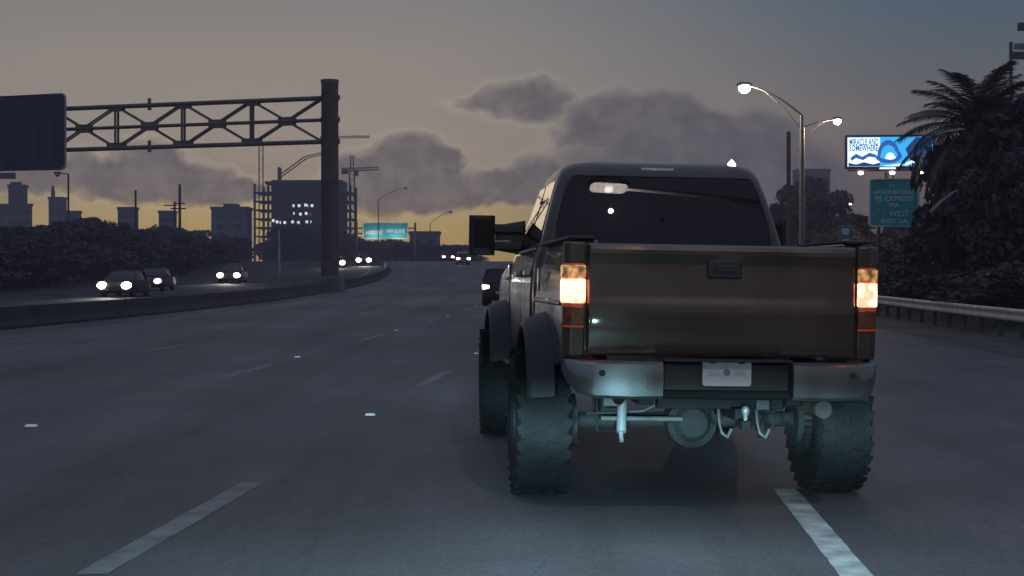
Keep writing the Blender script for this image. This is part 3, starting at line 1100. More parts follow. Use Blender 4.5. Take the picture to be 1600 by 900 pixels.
def make_car(label, paint, suv=False, ts=1.0, hs=1.25, head=None, tail=None, group=None, plate=True, wheel_r=.33):
    root = thing('car', label, 'car', group=group)
    hw = .92
    hb = .30 if suv else .16
    z_b = .95 + (.12 if suv else 0)
    z_r = z_b + (.62 if suv else .50)
    ln = 2.3
    # body rings along y from tail to nose
    def sec(yy, w_, z0, z1):
        return [(-w_, yy, z0 + .08), (-w_ * .97, yy, z0), (w_ * .97, yy, z0), (w_, yy, z0 + .08), (w_, yy, (z0 + z1) / 2), (w_ * .95, yy, z1 - .06),
                (w_ * .86, yy, z1), (-w_ * .86, yy, z1), (-w_ * .95, yy, z1 - .06), (-w_, yy, (z0 + z1) / 2)]
    rg = [sec(-ln, .74, .42, z_b - .16), sec(-ln + .10, .86, .30, z_b - .04), sec(-ln + .45, hw, .24, z_b), sec(-.6, hw, .22, z_b), sec(.75, hw, .22, z_b),
          sec(1.3, hw, .22, z_b - .05), sec(ln - .40, .90, .24, z_b - .14), sec(ln - .08, .82, .28, z_b - .26), sec(ln, .70, .36, z_b - .36)]
    MB().rings(rg).build('body', paint, root, smooth=35)
    r0 = -ln + (.22 if suv else .85)
    gh = [rr_ring(.84, r0 - .1, 1.12, z_b - .01, .12), rr_ring(.74, r0 + .18, .55, z_b + .36, .12), rr_ring(.68, r0 + .32, .36, z_r - .05, .14)]
    MB().rings(gh).build('window_glass', M['glass'], root, smooth=35)
    rf = [rr_ring(.69, r0 + .30, .38, z_r - .052, .14), rr_ring(.66, r0 + .36, .30, z_r - .01, .16), rr_ring(.5, r0 + .5, .12, z_r + .015, .16)]
    MB().rings(rf).build('roof', paint, root, smooth=35)
    for sx in (-1, 1):
        MB().path([(sx * .83, 1.05, z_b), (sx * .742, .55, z_b + .36), (sx * .685, .34, z_r - .04)], .03, 6).build('pillar', paint, root, smooth=40)
        MB().path([(sx * .83, r0, z_b), (sx * .742, r0 + .2, z_b + .36), (sx * .685, r0 + .34, z_r - .04)], .05, 6).build('pillar', paint, root, smooth=40)
        MB().tube((sx * .76, -.35, z_b), (sx * .69, -.35, z_r - .04), .035, .03, 6).build('pillar', paint, root, smooth=40)
        MB().rings([rr_ring(.10, -.06, .06, z, .04) for z in (-.07, 0, .07)]).xf(Matrix.Translation((sx * .98, .72, z_b + .06))).build('wing_mirror', paint, root, smooth=40)
        MB().prism([(sx * .68 + .19 * math.cos(2 * PI * q_ / 12), z_b - .28 + .15 * math.sin(2 * PI * q_ / 12)) for q_ in range(12)], 'Y', ln - .30, ln + .02).xf(Matrix.Translation((sx * .68, ln, z_b - .28)) @ Matrix.Diagonal((hs, 1, hs, 1)) @ Matrix.Translation((-sx * .68, -ln, .28 - z_b))).build('headlight', head or M['lamp_off'], root, bevel=.01)
        MB().prism([(sx * .54, z_b - .30), (sx * .86, z_b - .30), (sx * .87, z_b - .12), (sx * .56, z_b - .14)], 'Y', -ln + .22, -ln - .0).xf(Matrix.Translation((sx * .70, -ln, z_b - .22)) @ Matrix.Diagonal((ts, 1, ts, 1)) @ Matrix.Translation((-sx * .70, ln, .22 - z_b))).build('tail_light', tail or M['tail_off'], root, bevel=.01)
        for yy in (-1.38, 1.38):
            wh = bpy.data.objects.new('wheel', None)
            C.objects.link(wh)
            wh.parent = root
            wh.location = (sx * .80, yy, wheel_r)
            for nm, pf, m_ in (('tyre', [(-.11, .2), (-.12, .28), (-.09, wheel_r), (.09, wheel_r), (.12, .28), (.11, .2)], M['tyre']),
                               ('rim', [(-.08, .21), (sx * .09, .205), (sx * .05, .1), (sx * .07, .0)], M['galv'])):
                MB().lathe(pf, 20, 'X').build(nm, m_, wh, smooth=40)
    if head is M.get('head_on'):
        ld_ = bpy.data.lights.new('car_beam', 'SPOT')
        ld_.energy = 900
        ld_.color = (1.0, .96, .9)
        ld_.spot_size = R(60)
        ld_.spot_blend = 1.0
        ld_.shadow_soft_size = .15
        lo_ = bpy.data.objects.new('car_beam', ld_)
        C.objects.link(lo_)
        lo_.parent = root
        lo_.location = (0, ln + .1, .7)
        lo_.rotation_euler = (R(90 - 9), 0, 0)
    MB().b2(-.70, .70, ln - .10, ln + .03, .34, .42).build('front_grille', M['black'], root, bevel=.02)
    MB().b2(-.26, .26, -ln - .015, -ln + .1, .55, .66).build('number_plate', M['plate'], root)
    return root


paints = {'silver': mat('silver_car_paint', (0.30, 0.30, 0.31), 0.3, metal=0.6, var=0.08, coat=1),
          'dark': mat('dark_car_paint', (0.018, 0.018, 0.022), 0.5, var=0.1),
          'grey': mat('grey_car_paint', (0.11, 0.11, 0.12), 0.3, metal=0.5, var=0.1, coat=1),
          'white': mat('white_car_paint', (0.5, 0.5, 0.5), 0.35, var=0.05, coat=1)}


def put(o, px, d, c=None, flip=False, extra=0.0):
    x = (px - 800) / F * d
    o.location = (x, d, rz(d) + 0.005)
    o.rotation_euler = (-math.atan(rz(d + 1) - rz(d - 1)) * (0), 0, heading(d) + (PI if flip else 0) + extra)
    slope = math.atan((rz(d + 1) - rz(d - 1)) / 2)
    o.rotation_euler = (slope if not flip else -slope, 0, o.rotation_euler[2])
    return o


put(make_car('oncoming dark saloon with both headlights lit, nearest car on the far left carriageway', paints['dark'], head=M['head_on']), 196, 84, flip=True)
put(make_car('oncoming dark car with lit headlights just left of the gantry column', paints['dark'], head=M['head_on']), 364, 123, flip=True)
put(make_car('oncoming dark car following the nearest one, partly hidden on its right', paints['dark'], head=M['head_dim']), 243, 99, flip=True)
put(make_car('oncoming tall car with lit headlights just right of the gantry column', paints['dark'], suv=True, hs=1.7, head=M['head_on']), 568, 200, flip=True)
put(make_car('oncoming car half hidden behind the gantry column, one headlight showing', paints['grey'], hs=1.7, head=M['head_on']), 527, 190, flip=True)
put(make_car('distant car ahead with two small lit tail lamps, at the vanishing end of the road', paints['dark'], ts=1.5, tail=M['tail_far']), 698, 246)
put(make_car('distant car ahead with lit tail lamps, on the right of the farthest pair', paints['grey'], suv=True, ts=1.5, tail=M['tail_far']), 722, 205)
put(make_car('dark sport utility vehicle ahead, half hidden behind the pickup on its left side', paints['dark'], suv=True, tail=M['tail_far']), 788, 68)

# ------------------------------------------------------------------ overhead sign gantry on the left
P0 = Vector((-12.0, 97.0, 0))
tdir = Vector((-18.9, 6.0, 0)).normalized()
tnor = Vector((tdir.y, -tdir.x, 0))
if tnor.y > 0:
    tnor = -tnor               # towards the camera
gan = thing('sign_gantry', 'tall steel column with a long lattice truss reaching left over the road', 'gantry', (P0.x, P0.y, rz(97)))
GL = gan.location.copy()


def gp(mb_, name, m, **k):
    o = mb_.build(name, m, gan, **k)
    o.location = -GL
    return o


M['gantry'] = mat('gantry_steel', (0.20, 0.165, 0.16), 0.65, metal=0.2, var=0.25, scale=1.2)
M['gantry_dark'] = mat('gantry_column_steel', (0.11, 0.09, 0.09), 0.7, metal=0.2, var=0.3, scale=1.2, detail=8)
for q in (0.0, 33.8):
    b = P0 + tdir * q
    z0 = rz(b.y)
    col = MB().path([(b.x, b.y, z0), (b.x, b.y, 9), (b.x, b.y, 14.55)], [.60, .58, .56], 20)
    co = gp(col, 'column', M['gantry_dark'], smooth=50)
    cap = MB().tube((b.x, b.y, 14.55), (b.x, b.y, 14.78), .60, .60, 20)
    gp(cap, 'column_cap', M['gantry'], smooth=50)
    ft = MB().box((b.x, b.y, z0 + .45), (1.7, 1.9, 1.1))
    gp(ft, 'foundation', M['concrete'], bevel=.05)
ZT, ZB = 13.6, 10.72
ZM = (ZT + ZB) / 2
BAY = 5.2
offs = (-.18, .18)


def gpt(s, off, z):
    p = P0 + tdir * s + tnor * off
    return Vector((p.x, p.y, z))


for off in offs:
    for z, r_ in ((ZT, .135), (ZB, .135), (ZM, .10)):
        gp(MB().tube(gpt(.3, off, z), gpt(33.6, off, z), r_, r_, 8), 'chord', M['gantry'], smooth=50)
    for k in range(7):
        s0 = .5 + BAY * k - 0
        s1 = min(s0 + BAY, 33.5)
        if s1 - s0 < 3:
            continue
        if k:
            gp(MB().tube(gpt(s0, off, ZB), gpt(s0, off, ZT), .085, .085, 8), 'upright', M['gantry'], smooth=50)
        gp(MB().tube(gpt(s0, off, ZT), gpt(s1, off, ZB), .075 if off > 0 else .065, None, 8), 'diagonal', M['gantry'], smooth=50)
        gp(MB().tube(gpt(s0, off, ZB), gpt(s1, off, ZT), .06, None, 8), 'diagonal', M['gantry'], smooth=50)
        # gussets
        sm = (s0 + s1) / 2
        ang = Matrix.Rotation(math.atan2(tdir.y, tdir.x), 3, 'Z')
        gp(MB().box(gpt(sm, off, ZM), (1.15, .06, .55), ang), 'gusset', M['gantry'])
        if k:
            gp(MB().box(gpt(s0, off, ZB + .12), (1.35, .06, .5), ang), 'gusset', M['gantry'])
            gp(MB().box(gpt(s0, off, ZT - .1), (1.1, .06, .42), ang), 'gusset', M['gantry'])
for k in range(7):
    s0 = .5 + BAY * k
    for z in (ZT, ZB):
        gp(MB().tube(gpt(s0, offs[0], z), gpt(s0, offs[1], z), .06, None, 6), 'cross_strut', M['gantry'])
        if s0 + BAY < 34:
            gp(MB().tube(gpt(s0, offs[0], z), gpt(s0 + BAY, offs[1], z), .05, None, 6), 'cross_strut', M['gantry'])
for s, z in ((13.4, ZT), (13.4, ZB), (22.5, ZM)):
    gp(MB().tube(gpt(s, .2, z - .35), gpt(s, .2, z + .45), .14, .12, 8), 'splice_clamp', M['gantry'])
for z in (ZT, ZM, ZB):
    gp(MB().tube(gpt(-.66, 0, z), gpt(.62, 0, z), .2, .2, 12), 'collar', M['gantry'], smooth=50)

# big dark sign hung on the truss (separate thing)
M['sign_dark'] = mat('sign_dark_face', (0.045, 0.055, 0.09), 0.55, var=0.15, scale=0.8)
M['sign_rim'] = mat('sign_dark_rim', (0.45, 0.42, 0.4), 0.6, var=0.2)
sA, sB = 19.75, 27.6
zc = 1.5 + (440 - 206) / F * 102.6
hh = 2.62
sg = thing('overhead_sign', 'large dark blank sign with rounded corner at the left edge, hung on the truss', 'sign', gpt((sA + sB) / 2, .62, zc - hh))


def round_rect(w_, h_, r_, n=5):
    p = []
    for (a, b, t0) in ((w_ - r_, h_ - r_, 0), (-w_ + r_, h_ - r_, 90), (-w_ + r_, -h_ + r_, 180), (w_ - r_, -h_ + r_, 270)):
        for k in range(n + 1):
            t = R(t0 + 90 * k / n)
            p.append((a + r_ * math.cos(t), b + r_ * math.sin(t)))
    return p


sw = (sB - sA) / 2
sg.rotation_euler = (0, 0, math.atan2(-tdir.y, -tdir.x))
o = MB().prism([(a, b + hh) for a, b in round_rect(sw, hh, .35)], 'Y', -.04, .04).build('sign_panel', M['sign_dark'], sg)
fr = round_rect(sw, hh, .35, 6)
MB().path([(a, -.05, b + hh) for a, b in fr] + [(fr[0][0], -.05, fr[0][1] + hh)], .07, 6).build('sign_frame', M['sign_rim'], sg, smooth=50)
for k in range(1, 4):
    MB().b2(-sw + .1, sw - .1, .04, .12, hh * 2 * k / 4 - .05, hh * 2 * k / 4 + .05).build('stiffener', M['galv'], sg)
for x in (-2.4, 0, 2.4):
    MB().b2(x - .08, x + .08, .12, .34, .2, hh * 2 - .2).build('hanger', M['dull_steel'], sg)
for x in [-sw + 1.31 * k for k in range(1, 6)]:
    MB().b2(x - .006, x + .006, -.046, -.04, .1, hh * 2 - .1).build('panel_seam', M['sign_rim'], sg)

# ------------------------------------------------------------------ street lights
M['lamp_on'] = mat('lit_street_lamp', (0.9, 0.9, 0.9), 0.3, var=0.03, emit=(1.0, 0.93, 0.84), estr=18.0)
M['pole'] = mat('lamp_post_aluminium', (0.20, 0.20, 0.20), 0.5, metal=0.4, var=0.15, scale=2)


def street_light(label, base, top, tip, lit=True, r0=.13, r1=.09, energy=1100, mname='pole', lens=.27, glow=(1.0, 0.70, 0.48)):
    root = thing('street_light', label, 'street light', base, group=None)
    b = Vector(base)
    MB().tube((0, 0, 0), (0, 0, top - b.z), r0, r1, 12).build('pole', M[mname], root, smooth=50)
    MB().box((0, 0, .12), (.45, .45, .24)).build('base_plate', M[mname], root, bevel=.03)
    t = Vector(tip) - b
    h = top - b.z
    dx, dy, dz = t.x, t.y, t.z - h
    pts = [(dx * k, dy * k, h + dz * (1.0 - (1 - k) ** 1.7)) for k in (0, .15, .3, .5, .7, .85, .97)]
    MB().path(pts, [.055, .055, .05, .05, .045, .04, .04], 8).build('arm', M[mname], root, smooth=50)
    if abs(dx) > 1.0 and lit:
        MB().path([(0, 0, h - .75), (dx * .30, dy * .3, h - .75 + .9 * (dz + .75) * .55), (dx * .62, dy * .62, h + dz * .76)], .03, 6).build('brace', M[mname], root, smooth=50)
    s = 1 if dx > 0 else -1
    hd = MB().rings([rr_ring(.36, -.16, .16, -.02, .12), rr_ring(.40, -.18, .18, .06, .12), rr_ring(.28, -.12, .12, .17, .1)]).xf(Matrix.Translation(t)).build('lamp_head', M[mname], root, smooth=40)
    ln_ = MB().lathe([(-1.3 * lens, 0), (-1.17 * lens, lens * .5), (-.75 * lens, lens * .92), (-.27 * lens, lens), (0.0, lens * .8), (.01, 0)], 18, 'Z', tuple(t)).build('lamp_lens', M['lamp_on'] if lit else M['lamp_off'], hd, smooth=60)
    if lit and energy:
        ld = bpy.data.lights.new('lamp_glow', 'POINT')
        ld.energy = energy
        ld.color = glow
        ld.shadow_soft_size = .03 if lens < .1 else .15
        lo = bpy.data.objects.new('lamp_glow', ld)
        C.objects.link(lo)
        lo.location = t + Vector((0, 0, -.55))
        lo.parent = root
    return root


pt = at(1252, 180, 75)
street_light('lit street light with its long curved arm reaching left, right of the pickup cab', (pt.x, 75, rz(75)), pt.z, at(1163, 134, 75), lens=.30)
pt = at(1255, 199, 101)
street_light('farther lit street light with its arm reaching right, behind the tall lamp pole', (pt.x, 101, rz(101)), pt.z, at(1308, 187, 101), lens=.27)
pt = at(107, 285, 150)
street_light('unlit lamp post below the big dark sign, its short arm to the left', (pt.x, 150, rz(150)), at(0, 272, 150).z, at(90, 271, 150), lit=False, mname='dull_steel')
pt = at(591, 312, 330)
street_light('slender unlit lamp post standing in front of the far green sign', (pt.x, 330, rz(330)), pt.z, at(634, 294, 330), lit=False, mname='dull_steel')
pt = at(672, 350, 320)
street_light('small distant lamp post with its arm to the right, where the road vanishes', (pt.x, 320, rz(320)), pt.z, at(704, 331, 320), lit=False, mname='dull_steel')
for px_, lab in ((1268, 'small lit lamp in front of the dark tower on the right'), (1327, 'small lit lamp above the white roadside sign')):
    pt = at(px_, 318, 160)
    street_light(lab, (pt.x - .4, 160, rz(160)), pt.z - .1, pt, lens=.24, energy=0, r0=.09, r1=.07)

street_light("lit street light by the near lanes, its lamp mirrored in the pickup's rear window", (9.9, -1.6, 0), 11.6, (4.1, -1.4, 11.9), lens=.085, energy=1250, glow=(1.0, 0.86, 0.78))
# utility poles
def pole(label, px, ytop, d, wpx, m='wood', arms=(), name='utility_pole'):
    p = at(px, ytop, d)
    root = thing(name, label, 'pole', (p.x, d, rz(d)))
    r_ = wpx / 2 / F * d
    MB().tube((0, 0, 0), (0, 0, p.z - rz(d)), r_, r_ * .8, 10).build('shaft', M[m], root, smooth=50)
    for (z, l0, l1) in arms:
        zz = at(px, z, d).z - rz(d)
        MB().b2(-l0 / F * d, l1 / F * d, -.08, .08, zz - .1, zz + .1).build('cross_arm', M[m], root)
    return root


pole('thick dark wooden pole left of the tall lit street light', 1232, 206, 92, 8)
pole('bare pole standing between the low blocks on the left skyline', 212, 297, 220, 4, 'dull_steel')
pole('tall pole with cross arms, left skyline, right of the bare pole', 281, 288, 220, 5, 'dull_steel', ((318, 8, 8), (326, 14, 10)))
pole('short pole with cross arm next to the taller cross-arm pole', 273, 315, 260, 4, 'dull_steel', ((321, 17, 4),))
pole('short pale post among the trees left of the gantry column', 436, 358, 160, 4, 'galv', name='roadside_post')

# ------------------------------------------------------------------ signs on the right
M['green'] = mat('green_sign_face', (0.05, 0.42, 0.42), 0.45, var=0.15, scale=1.5)
M['white'] = mat('white_sign_paint', (0.75, 0.77, 0.78), 0.5, var=0.06)
D = 70
a, b = at(1358, 279, D), at(1436, 355, D)
gs = thing('direction_sign', 'tall green direction sign with white border and lettering, below the blue billboard', 'sign', ((a.x + b.x) / 2, D, rz(D)), R(-6))
w2, h2 = (b.x - a.x) / 2, (a.z - b.z) / 2
zc = (a.z + b.z) / 2 - rz(D)
MB().prism([(p, q + zc) for p, q in round_rect(w2, h2, .16)], 'Y', 0, .04).build('sign_panel', M['green'], gs)
rr_ = round_rect(w2 - .04, h2 - .04, .14, 6)
MB().path([(p, -.012, q + zc) for p, q in rr_] + [(rr_[0][0], -.012, rr_[0][1] + zc)], .055, 6).build('sign_border', M['white'], gs)
for s_, q, wd, sz in (('NORTHBOUND', .50, 1.85, .26), ('95 EXPRESS', .19, 1.8, .32), ('VIA', -.12, .55, .26), ('WEST', -.52, .95, .36), ('EXIT 2A', -.88, 1.25, .26)):
    text('lettering', s_, M['white'], gs, (.22 if s_ == 'WEST' else 0, -.012, zc + q), sz, width=wd, bold=.006)
MB().prism([(-.55 + p, zc - .48 + q) for p, q in ((-.2, .2), (.2, .2), (.23, -.02), (.0, -.26), (-.23, -.02))], 'Y', -.02, 0).build('route_shield', mat('route_shield_blue', (0.15, 0.38, 0.42), 0.5), gs)
text('lettering', '54', M['white'], gs, (-.16 + .04, -.02, zc + .82), .2, width=.26)
for x in (-.7, .7):
    MB().b2(x - .07, x + .07, .04, .2, -.1, zc + h2).build('post', M['dull_steel'], gs)

D = 72
a, b = at(1309, 352, D), at(1333, 386, D)
ws_ = thing('roadside_sign', 'small grey rectangular roadside sign with two pale plates, right of the pickup tailgate', 'sign', ((a.x + b.x) / 2, D, rz(D)), R(-5))
w2 = (b.x - a.x) / 2
zt, zb = a.z - rz(D), b.z - rz(D)
MB().b2(-w2, w2, 0, .03, zb, zt).build('sign_panel', mat('grey_sign_face', (0.2, 0.21, 0.24), 0.5), ws_, bevel=.01)
for q in (.72, .22):
    MB().prism([(p * .6, zb + (zt - zb) * q + r_) for p, r_ in round_rect(w2 * .75, .15, .1)], 'Y', -.012, 0).build('pale_plate', mat('pale_plate', (0.72, 0.74, 0.77), 0.5, var=.2, scale=8), ws_)
MB().b2(-.04, .04, .03, .10, -.1, zt).build('post', M['galv'], ws_)

# LED billboard
D = 228
a, b = at(1325, 214, D), at(1456, 260, D)
bb = thing('billboard', 'bright blue lit advertising billboard on a single post behind the palm', 'billboard', ((a.x + b.x) / 2, D, rz(D)), R(-4))
w2, h2 = (b.x - a.x) / 2, (a.z - b.z) / 2
zc = (a.z + b.z) / 2 - rz(D)


def led(name, col, s):
    return mat(name, tuple(c * .2 for c in col), 0.4, var=0.1, scale=1.0, emit=col, estr=s)


M['led_blue'] = led('led_blue', (0.03, 0.16, 0.62), 0.8)
M['led_deep'] = led('led_deep_blue', (0.01, 0.07, 0.25), 0.7)
M['led_sky'] = led('led_sky_blue', (0.04, 0.50, 1.0), 1.1)
M['led_white'] = led('led_white', (0.70, 0.95, 1.0), 1.7)
MB().b2(-w2 - .35, w2 + .35, .05, 1.0, zc - h2 - .35, zc + h2 + .35).build('cabinet', mat('billboard_cabinet', (0.02, 0.03, 0.06), 0.5), bb, bevel=.15)
MB().b2(-w2, w2, -.02, .05, zc - h2, zc + h2).build('screen', M['led_sky'], bb)


def flat(name, pts, m, dy):
    return MB().prism([(p * w2, zc + q * h2) for p, q in pts], 'Y', -.02 - dy, -.02 - dy + .015).build(name, m, bb)


flat('picture_panel', [(-1, -1), (-.24, -1), (-.24, .96), (-1, .96)], M['led_white'], .02)
flat('picture_panel', [(.52, -1), (.98, -1), (.98, .96), (.6, .96), (.36, .2)], M['led_deep'], .03)
flat('picture_wave', [(-.94, -.42), (-.8, -.12), (-.66, -.34), (-.48, -.06), (-.32, -.22), (-.32, -.4), (-.5, -.34), (-.64, -.58), (-.8, -.42), (-.9, -.62)], M['led_blue'], .04)
flat('picture_wave', [(-.98, -.99), (-.98, -.74), (-.8, -.86), (-.62, -.7), (-.4, -.86), (-.24, -.74), (-.24, -.99)], M['led_deep'], .04)
bell = [(-.04 + .26 * math.cos(t) * (1 if math.sin(t) > 0 else 1.25), -.25 + (1.05 if math.sin(t) > 0 else .55) * math.sin(t)) for t in [2 * PI * k / 20 for k in range(20)]]
flat('picture_bell', bell, M['led_blue'], .05)
flat('picture_bell', [(-.04 + (x + .04) * .68, -.2 + (y_ + .25) * .62) for x, y_ in bell], M['led_sky'], .06)
flat('picture_bell', [(-.0 + (x + .04) * .4, -.38 + (y_ + .25) * .3) for x, y_ in bell], M['led_white'], .07)
flat('picture_swoosh', [(-.2, -.98), (.3, -.8), (.62, -.5), (.7, -.62), (.4, -.92), (.1, -1.0)], M['led_white'], .08)
text('lettering', 'MIRACLE AND', M['led_blue'], bb, (-.62 * w2, -.07, zc + .64 * h2), 1.5, width=w2 * .68, bold=.03)
text('lettering', 'SOMEWHERE', M['led_blue'], bb, (-.62 * w2, -.07, zc + .22 * h2), 1.3, width=w2 * .68, bold=.03)
MB().tube((0, .6, 0), (0, .6, zc - h2), .75, .7, 16).build('post', M['dull_steel'], bb, smooth=50)
MB().b2(-w2, w2, -1.3, -.1, zc - h2 - .75, zc - h2 - .55).build('catwalk', M['dull_steel'], bb)
for x in (-.72, 0.02, .68):
    MB().lathe([(-.35, 0), (-.3, .3), (0, .42), (.15, 0)], 12, 'Z', (x * w2, -1.2, zc - h2 - 1.0)).build('floodlight', M['lamp_on'], bb, smooth=60)
MB().b2(-.25 * w2, .12 * w2, -.5, -.12, zc - h2 - .42, zc - h2 - .2).build('name_strip', M['led_white'], bb)

# edge of another billboard, top right
D = 120
p = at(1579, 66, D)
b2_ = thing('billboard', 'dark billboard frame on a pole cut off by the right edge, above the palm', 'billboard', (p.x, D, rz(D)))
z = p.z - rz(D)
k = D / F
MB().tube((0, 0, 0), (0, 0, z), .16, .14, 10).build('post', M['dull_steel'], b2_, smooth=50)
MB().b2(1 * k, 70 * k, -.1, .12, z - 27 * k, z - 15 * k).build('panel', M['dull_steel'], b2_, bevel=.03)
MB().b2(5 * k, 70 * k, -.05, .05, z - 12 * k, z - 2 * k).build('panel', mat('faded_panel', (0.18, 0.21, 0.23), 0.7), b2_)
MB().tube((66 * k, 0, z), (66 * k, 0, 0), .16, None, 10).build('post', M['dull_steel'], b2_, smooth=50)
MB().rings([rr_ring(.5, -.2, .2, z_, .15) for z_ in (z + 18 * k, z + 30 * k)]).xf(Matrix.Translation((20 * k, 0, 0))).build('lamp_box', M['dull_steel'], b2_)
MB().tube((22 * k, 0, z - 3 * k), (22 * k, 0, z + 20 * k), .06, None, 6).build('bracket', M['dull_steel'], b2_)

# ------------------------------------------------------------------ far green sign over the road
D = 335
a, b = at(567, 348, D), at(638, 373, D)
fs = thing('overhead_sign', 'wide green overhead road sign with white lettering, far away at the skyline', 'sign', ((a.x + b.x) / 2, D, rz(D)))
w2, h2 = (b.x - a.x) / 2, (a.z - b.z) / 2
zc = (a.z + b.z) / 2 - rz(D)
M['green_far'] = mat('green_sign_bright', (0.05, 0.34, 0.36), 0.5, var=0.12)
MB().prism([(p, q + zc) for p, q in round_rect(w2, h2, .4)], 'Y', 0, .12).build('sign_panel', M['green_far'], fs)
rr_ = round_rect(w2 - .06, h2 - .06, .36)
MB().path([(p_, -.03, q + zc) for p_, q in rr_] + [(rr_[0][0], -.03, rr_[0][1] + zc)], .1, 6).build('sign_border', M['white'], fs)
text('lettering', 'AIRPORT', M['white'], fs, (-w2 * .5, -.03, zc - .45), 1.3, width=w2 * .8, bold=.03)
text('lettering', 'NW 12 AVE', M['white'], fs, (w2 * .45, -.03, zc - .1), 1.2, width=w2 * .8, bold=.03)
for x in (-w2 - 1.5, w2 + 1.5):
    MB().tube((x, .8, -2), (x, .8, zc + h2), .25, None, 10).build('post', M['dull_steel'], fs)
for q in (.6, -.6):
    MB().tube((-w2 - 1.5, .8, zc + q), (w2 + 1.5, .8, zc + q), .15, None, 8).build('beam', M['dull_steel'], fs)
for x in (-.5, .5):   # the sign's own lamps
    ld = bpy.data.lights.new('sign_lamp_glow', 'AREA')
    ld.energy = 160
    ld.size = 2.5
    lo = bpy.data.objects.new('sign_lamp_glow', ld)
    C.objects.link(lo)
    lo.parent = fs
    lo.location = (x * w2, -2.2, zc - h2 - .6)
    lo.rotation_euler = (R(125), 0, 0)
    MB().box((x * w2, -2.2, zc - h2 - .85), (2.6, .4, .25)).build('sign_lamp', M['dull_steel'], fs)

# ------------------------------------------------------------------ skyline
M['block_warm'] = mat('tower_render_brown', (0.15, 0.125, 0.105), 0.85, var=0.12, scale=.05)
M['block_grey'] = mat('tower_render_grey', (0.17, 0.16, 0.165), 0.85, var=0.12, scale=.05)
M['pane'] = mat('tower_window', (0.05, 0.05, 0.06), 0.2, var=0.2, scale=.2)
M['pane_lit'] = mat('tower_window_lit', (0.5, 0.5, 0.5), 0.4, var=0.1, emit=(0.9, 0.93, 1.0), estr=1.1)
M['slab'] = mat('bare_concrete', (0.11, 0.10, 0.10), 0.9, var=0.2, scale=.2)


def block(label, px0, px1, ytop, d, m, steps=(), win=True, name='tower_block'):
    a_, b_ = at(px0, ytop, d), at(px1, ytop, d)
    z0 = rz(d)
    root = thing(name, label, 'building', ((a_.x + b_.x) / 2, d, z0))
    w_ = (b_.x - a_.x)
    h_ = a_.z - z0
    MB().b2(-w_ / 2, w_ / 2, 0, w_ * .8, 0, h_).build('wall', m, root)
    MB().b2(-w_ / 2 - .3, w_ / 2 + .3, -.3, w_ * .8 + .3, h_, h_ + .9).build('parapet', m, root)
    for (s0, s1, yt) in steps:
        q0, q1 = at(s0, yt, d), at(s1, yt, d)
        MB().b2(q0.x - root.location.x, q1.x - root.location.x, w_ * .1, w_ * .6, h_ + .9, q0.z - z0).build('roof_house', m, root)
    if win:
        nx = max(2, int(w_ / 4.5))
        nz = int(min(h_ - 6, 40) / 3.6)
        wi = MB()
        wi.b2(-1.1, 1.1, -.04, .05, 0, 1.7)
        me = wi.mesh('window', M['pane'])
        for i in range(nx):
            for j in range(nz):
                o_ = bpy.data.objects.new('window', me)
                C.objects.link(o_)
                o_.parent = root
                o_.location = (-w_ / 2 + (i + .5) * w_ / nx, 0, h_ - 3.2 - 3.6 * j)
    return root


block('tall grey tower at the left edge of the skyline with a stepped top', 13, 37, 292, 558, M['block_warm'], ((15, 30, 284),))
block('low wide block at the left edge, behind the tall tower', -30, 12, 322, 589, M['block_warm'])
block('narrow building leaning on the right of the tall left tower', 38, 48, 322, 545, M['block_warm'])
block('square brown block with a roof mast, right of the tall left tower', 76, 99, 311, 620, M['block_warm'], ((79, 82, 297), (80, 81, 290)))
block('low flat building left of the bare pole on the skyline', 184, 211, 327, 558, M['block_warm'])
block('small flat-topped building left of the cross-arm pole', 248, 272, 333, 527, M['block_warm'])
block('grey block with a raised middle, left of the building site', 330, 386, 327, 496, M['block_grey'], ((348, 369, 318),))
block('low dark building behind trees at the left skyline, under the unlit lamp post', 100, 122, 333, 533, M['block_warm'])
block('dark square tower behind the lit street light pole on the right', 1246, 1297, 267, 620, M['block_warm'], win=True)
block('low flat building at the vanishing end of the road', 640, 686, 366, 434, M['block_grey'])

# building under construction
D = 500
kx = D / F
a = at(400, 290, D)
z0 = rz(D)
bx0, bx1 = at(401, 0, D).x, at(553, 0, D).x
bc = thing('unfinished_building', 'unfinished concrete building with open floors and some lit rooms, behind the gantry column', 'building', ((bx0 + bx1) / 2, D, z0))
hwid = (bx1 - bx0) / 2
top = at(0, 288, D).z - z0
nf = 11
fh = 2.95
zs = [top - fh * k for k in range(nf)]
for i, z in enumerate(zs):
    l = -hwid if i else -hwid + 4.5
    r_ = hwid - (3.5 if i == 0 else 0)
    MB().b2(l, r_, -7, 12, z - .28, z).build('floor_slab', M['slab'], bc)
cm = MB().b2(-.35, .35, -.35, .35, 0, fh - .28).mesh('column', M['slab'])
for i, z in enumerate(zs[1:]):
    for x in [-hwid + .5 + k * (2 * hwid - 1) / 7 for k in range(8)]:
        for yy in (-6.5, 11.5):
            o = bpy.data.objects.new('column', cm)
            C.objects.link(o)
            o.parent = bc
            o.location = (x, yy, z)
cl0, cl1 = at(428, 0, D).x - bc.location.x, at(538, 0, D).x - bc.location.x
MB().b2(cl0, cl1, -5.5, 10, 0, at(0, 283, D).z - z0).build('core_wall', M['slab'], bc)
wi = MB().b2(-.42, .42, -.05, .1, 0, .9).mesh('work_light', M['pane_lit'])
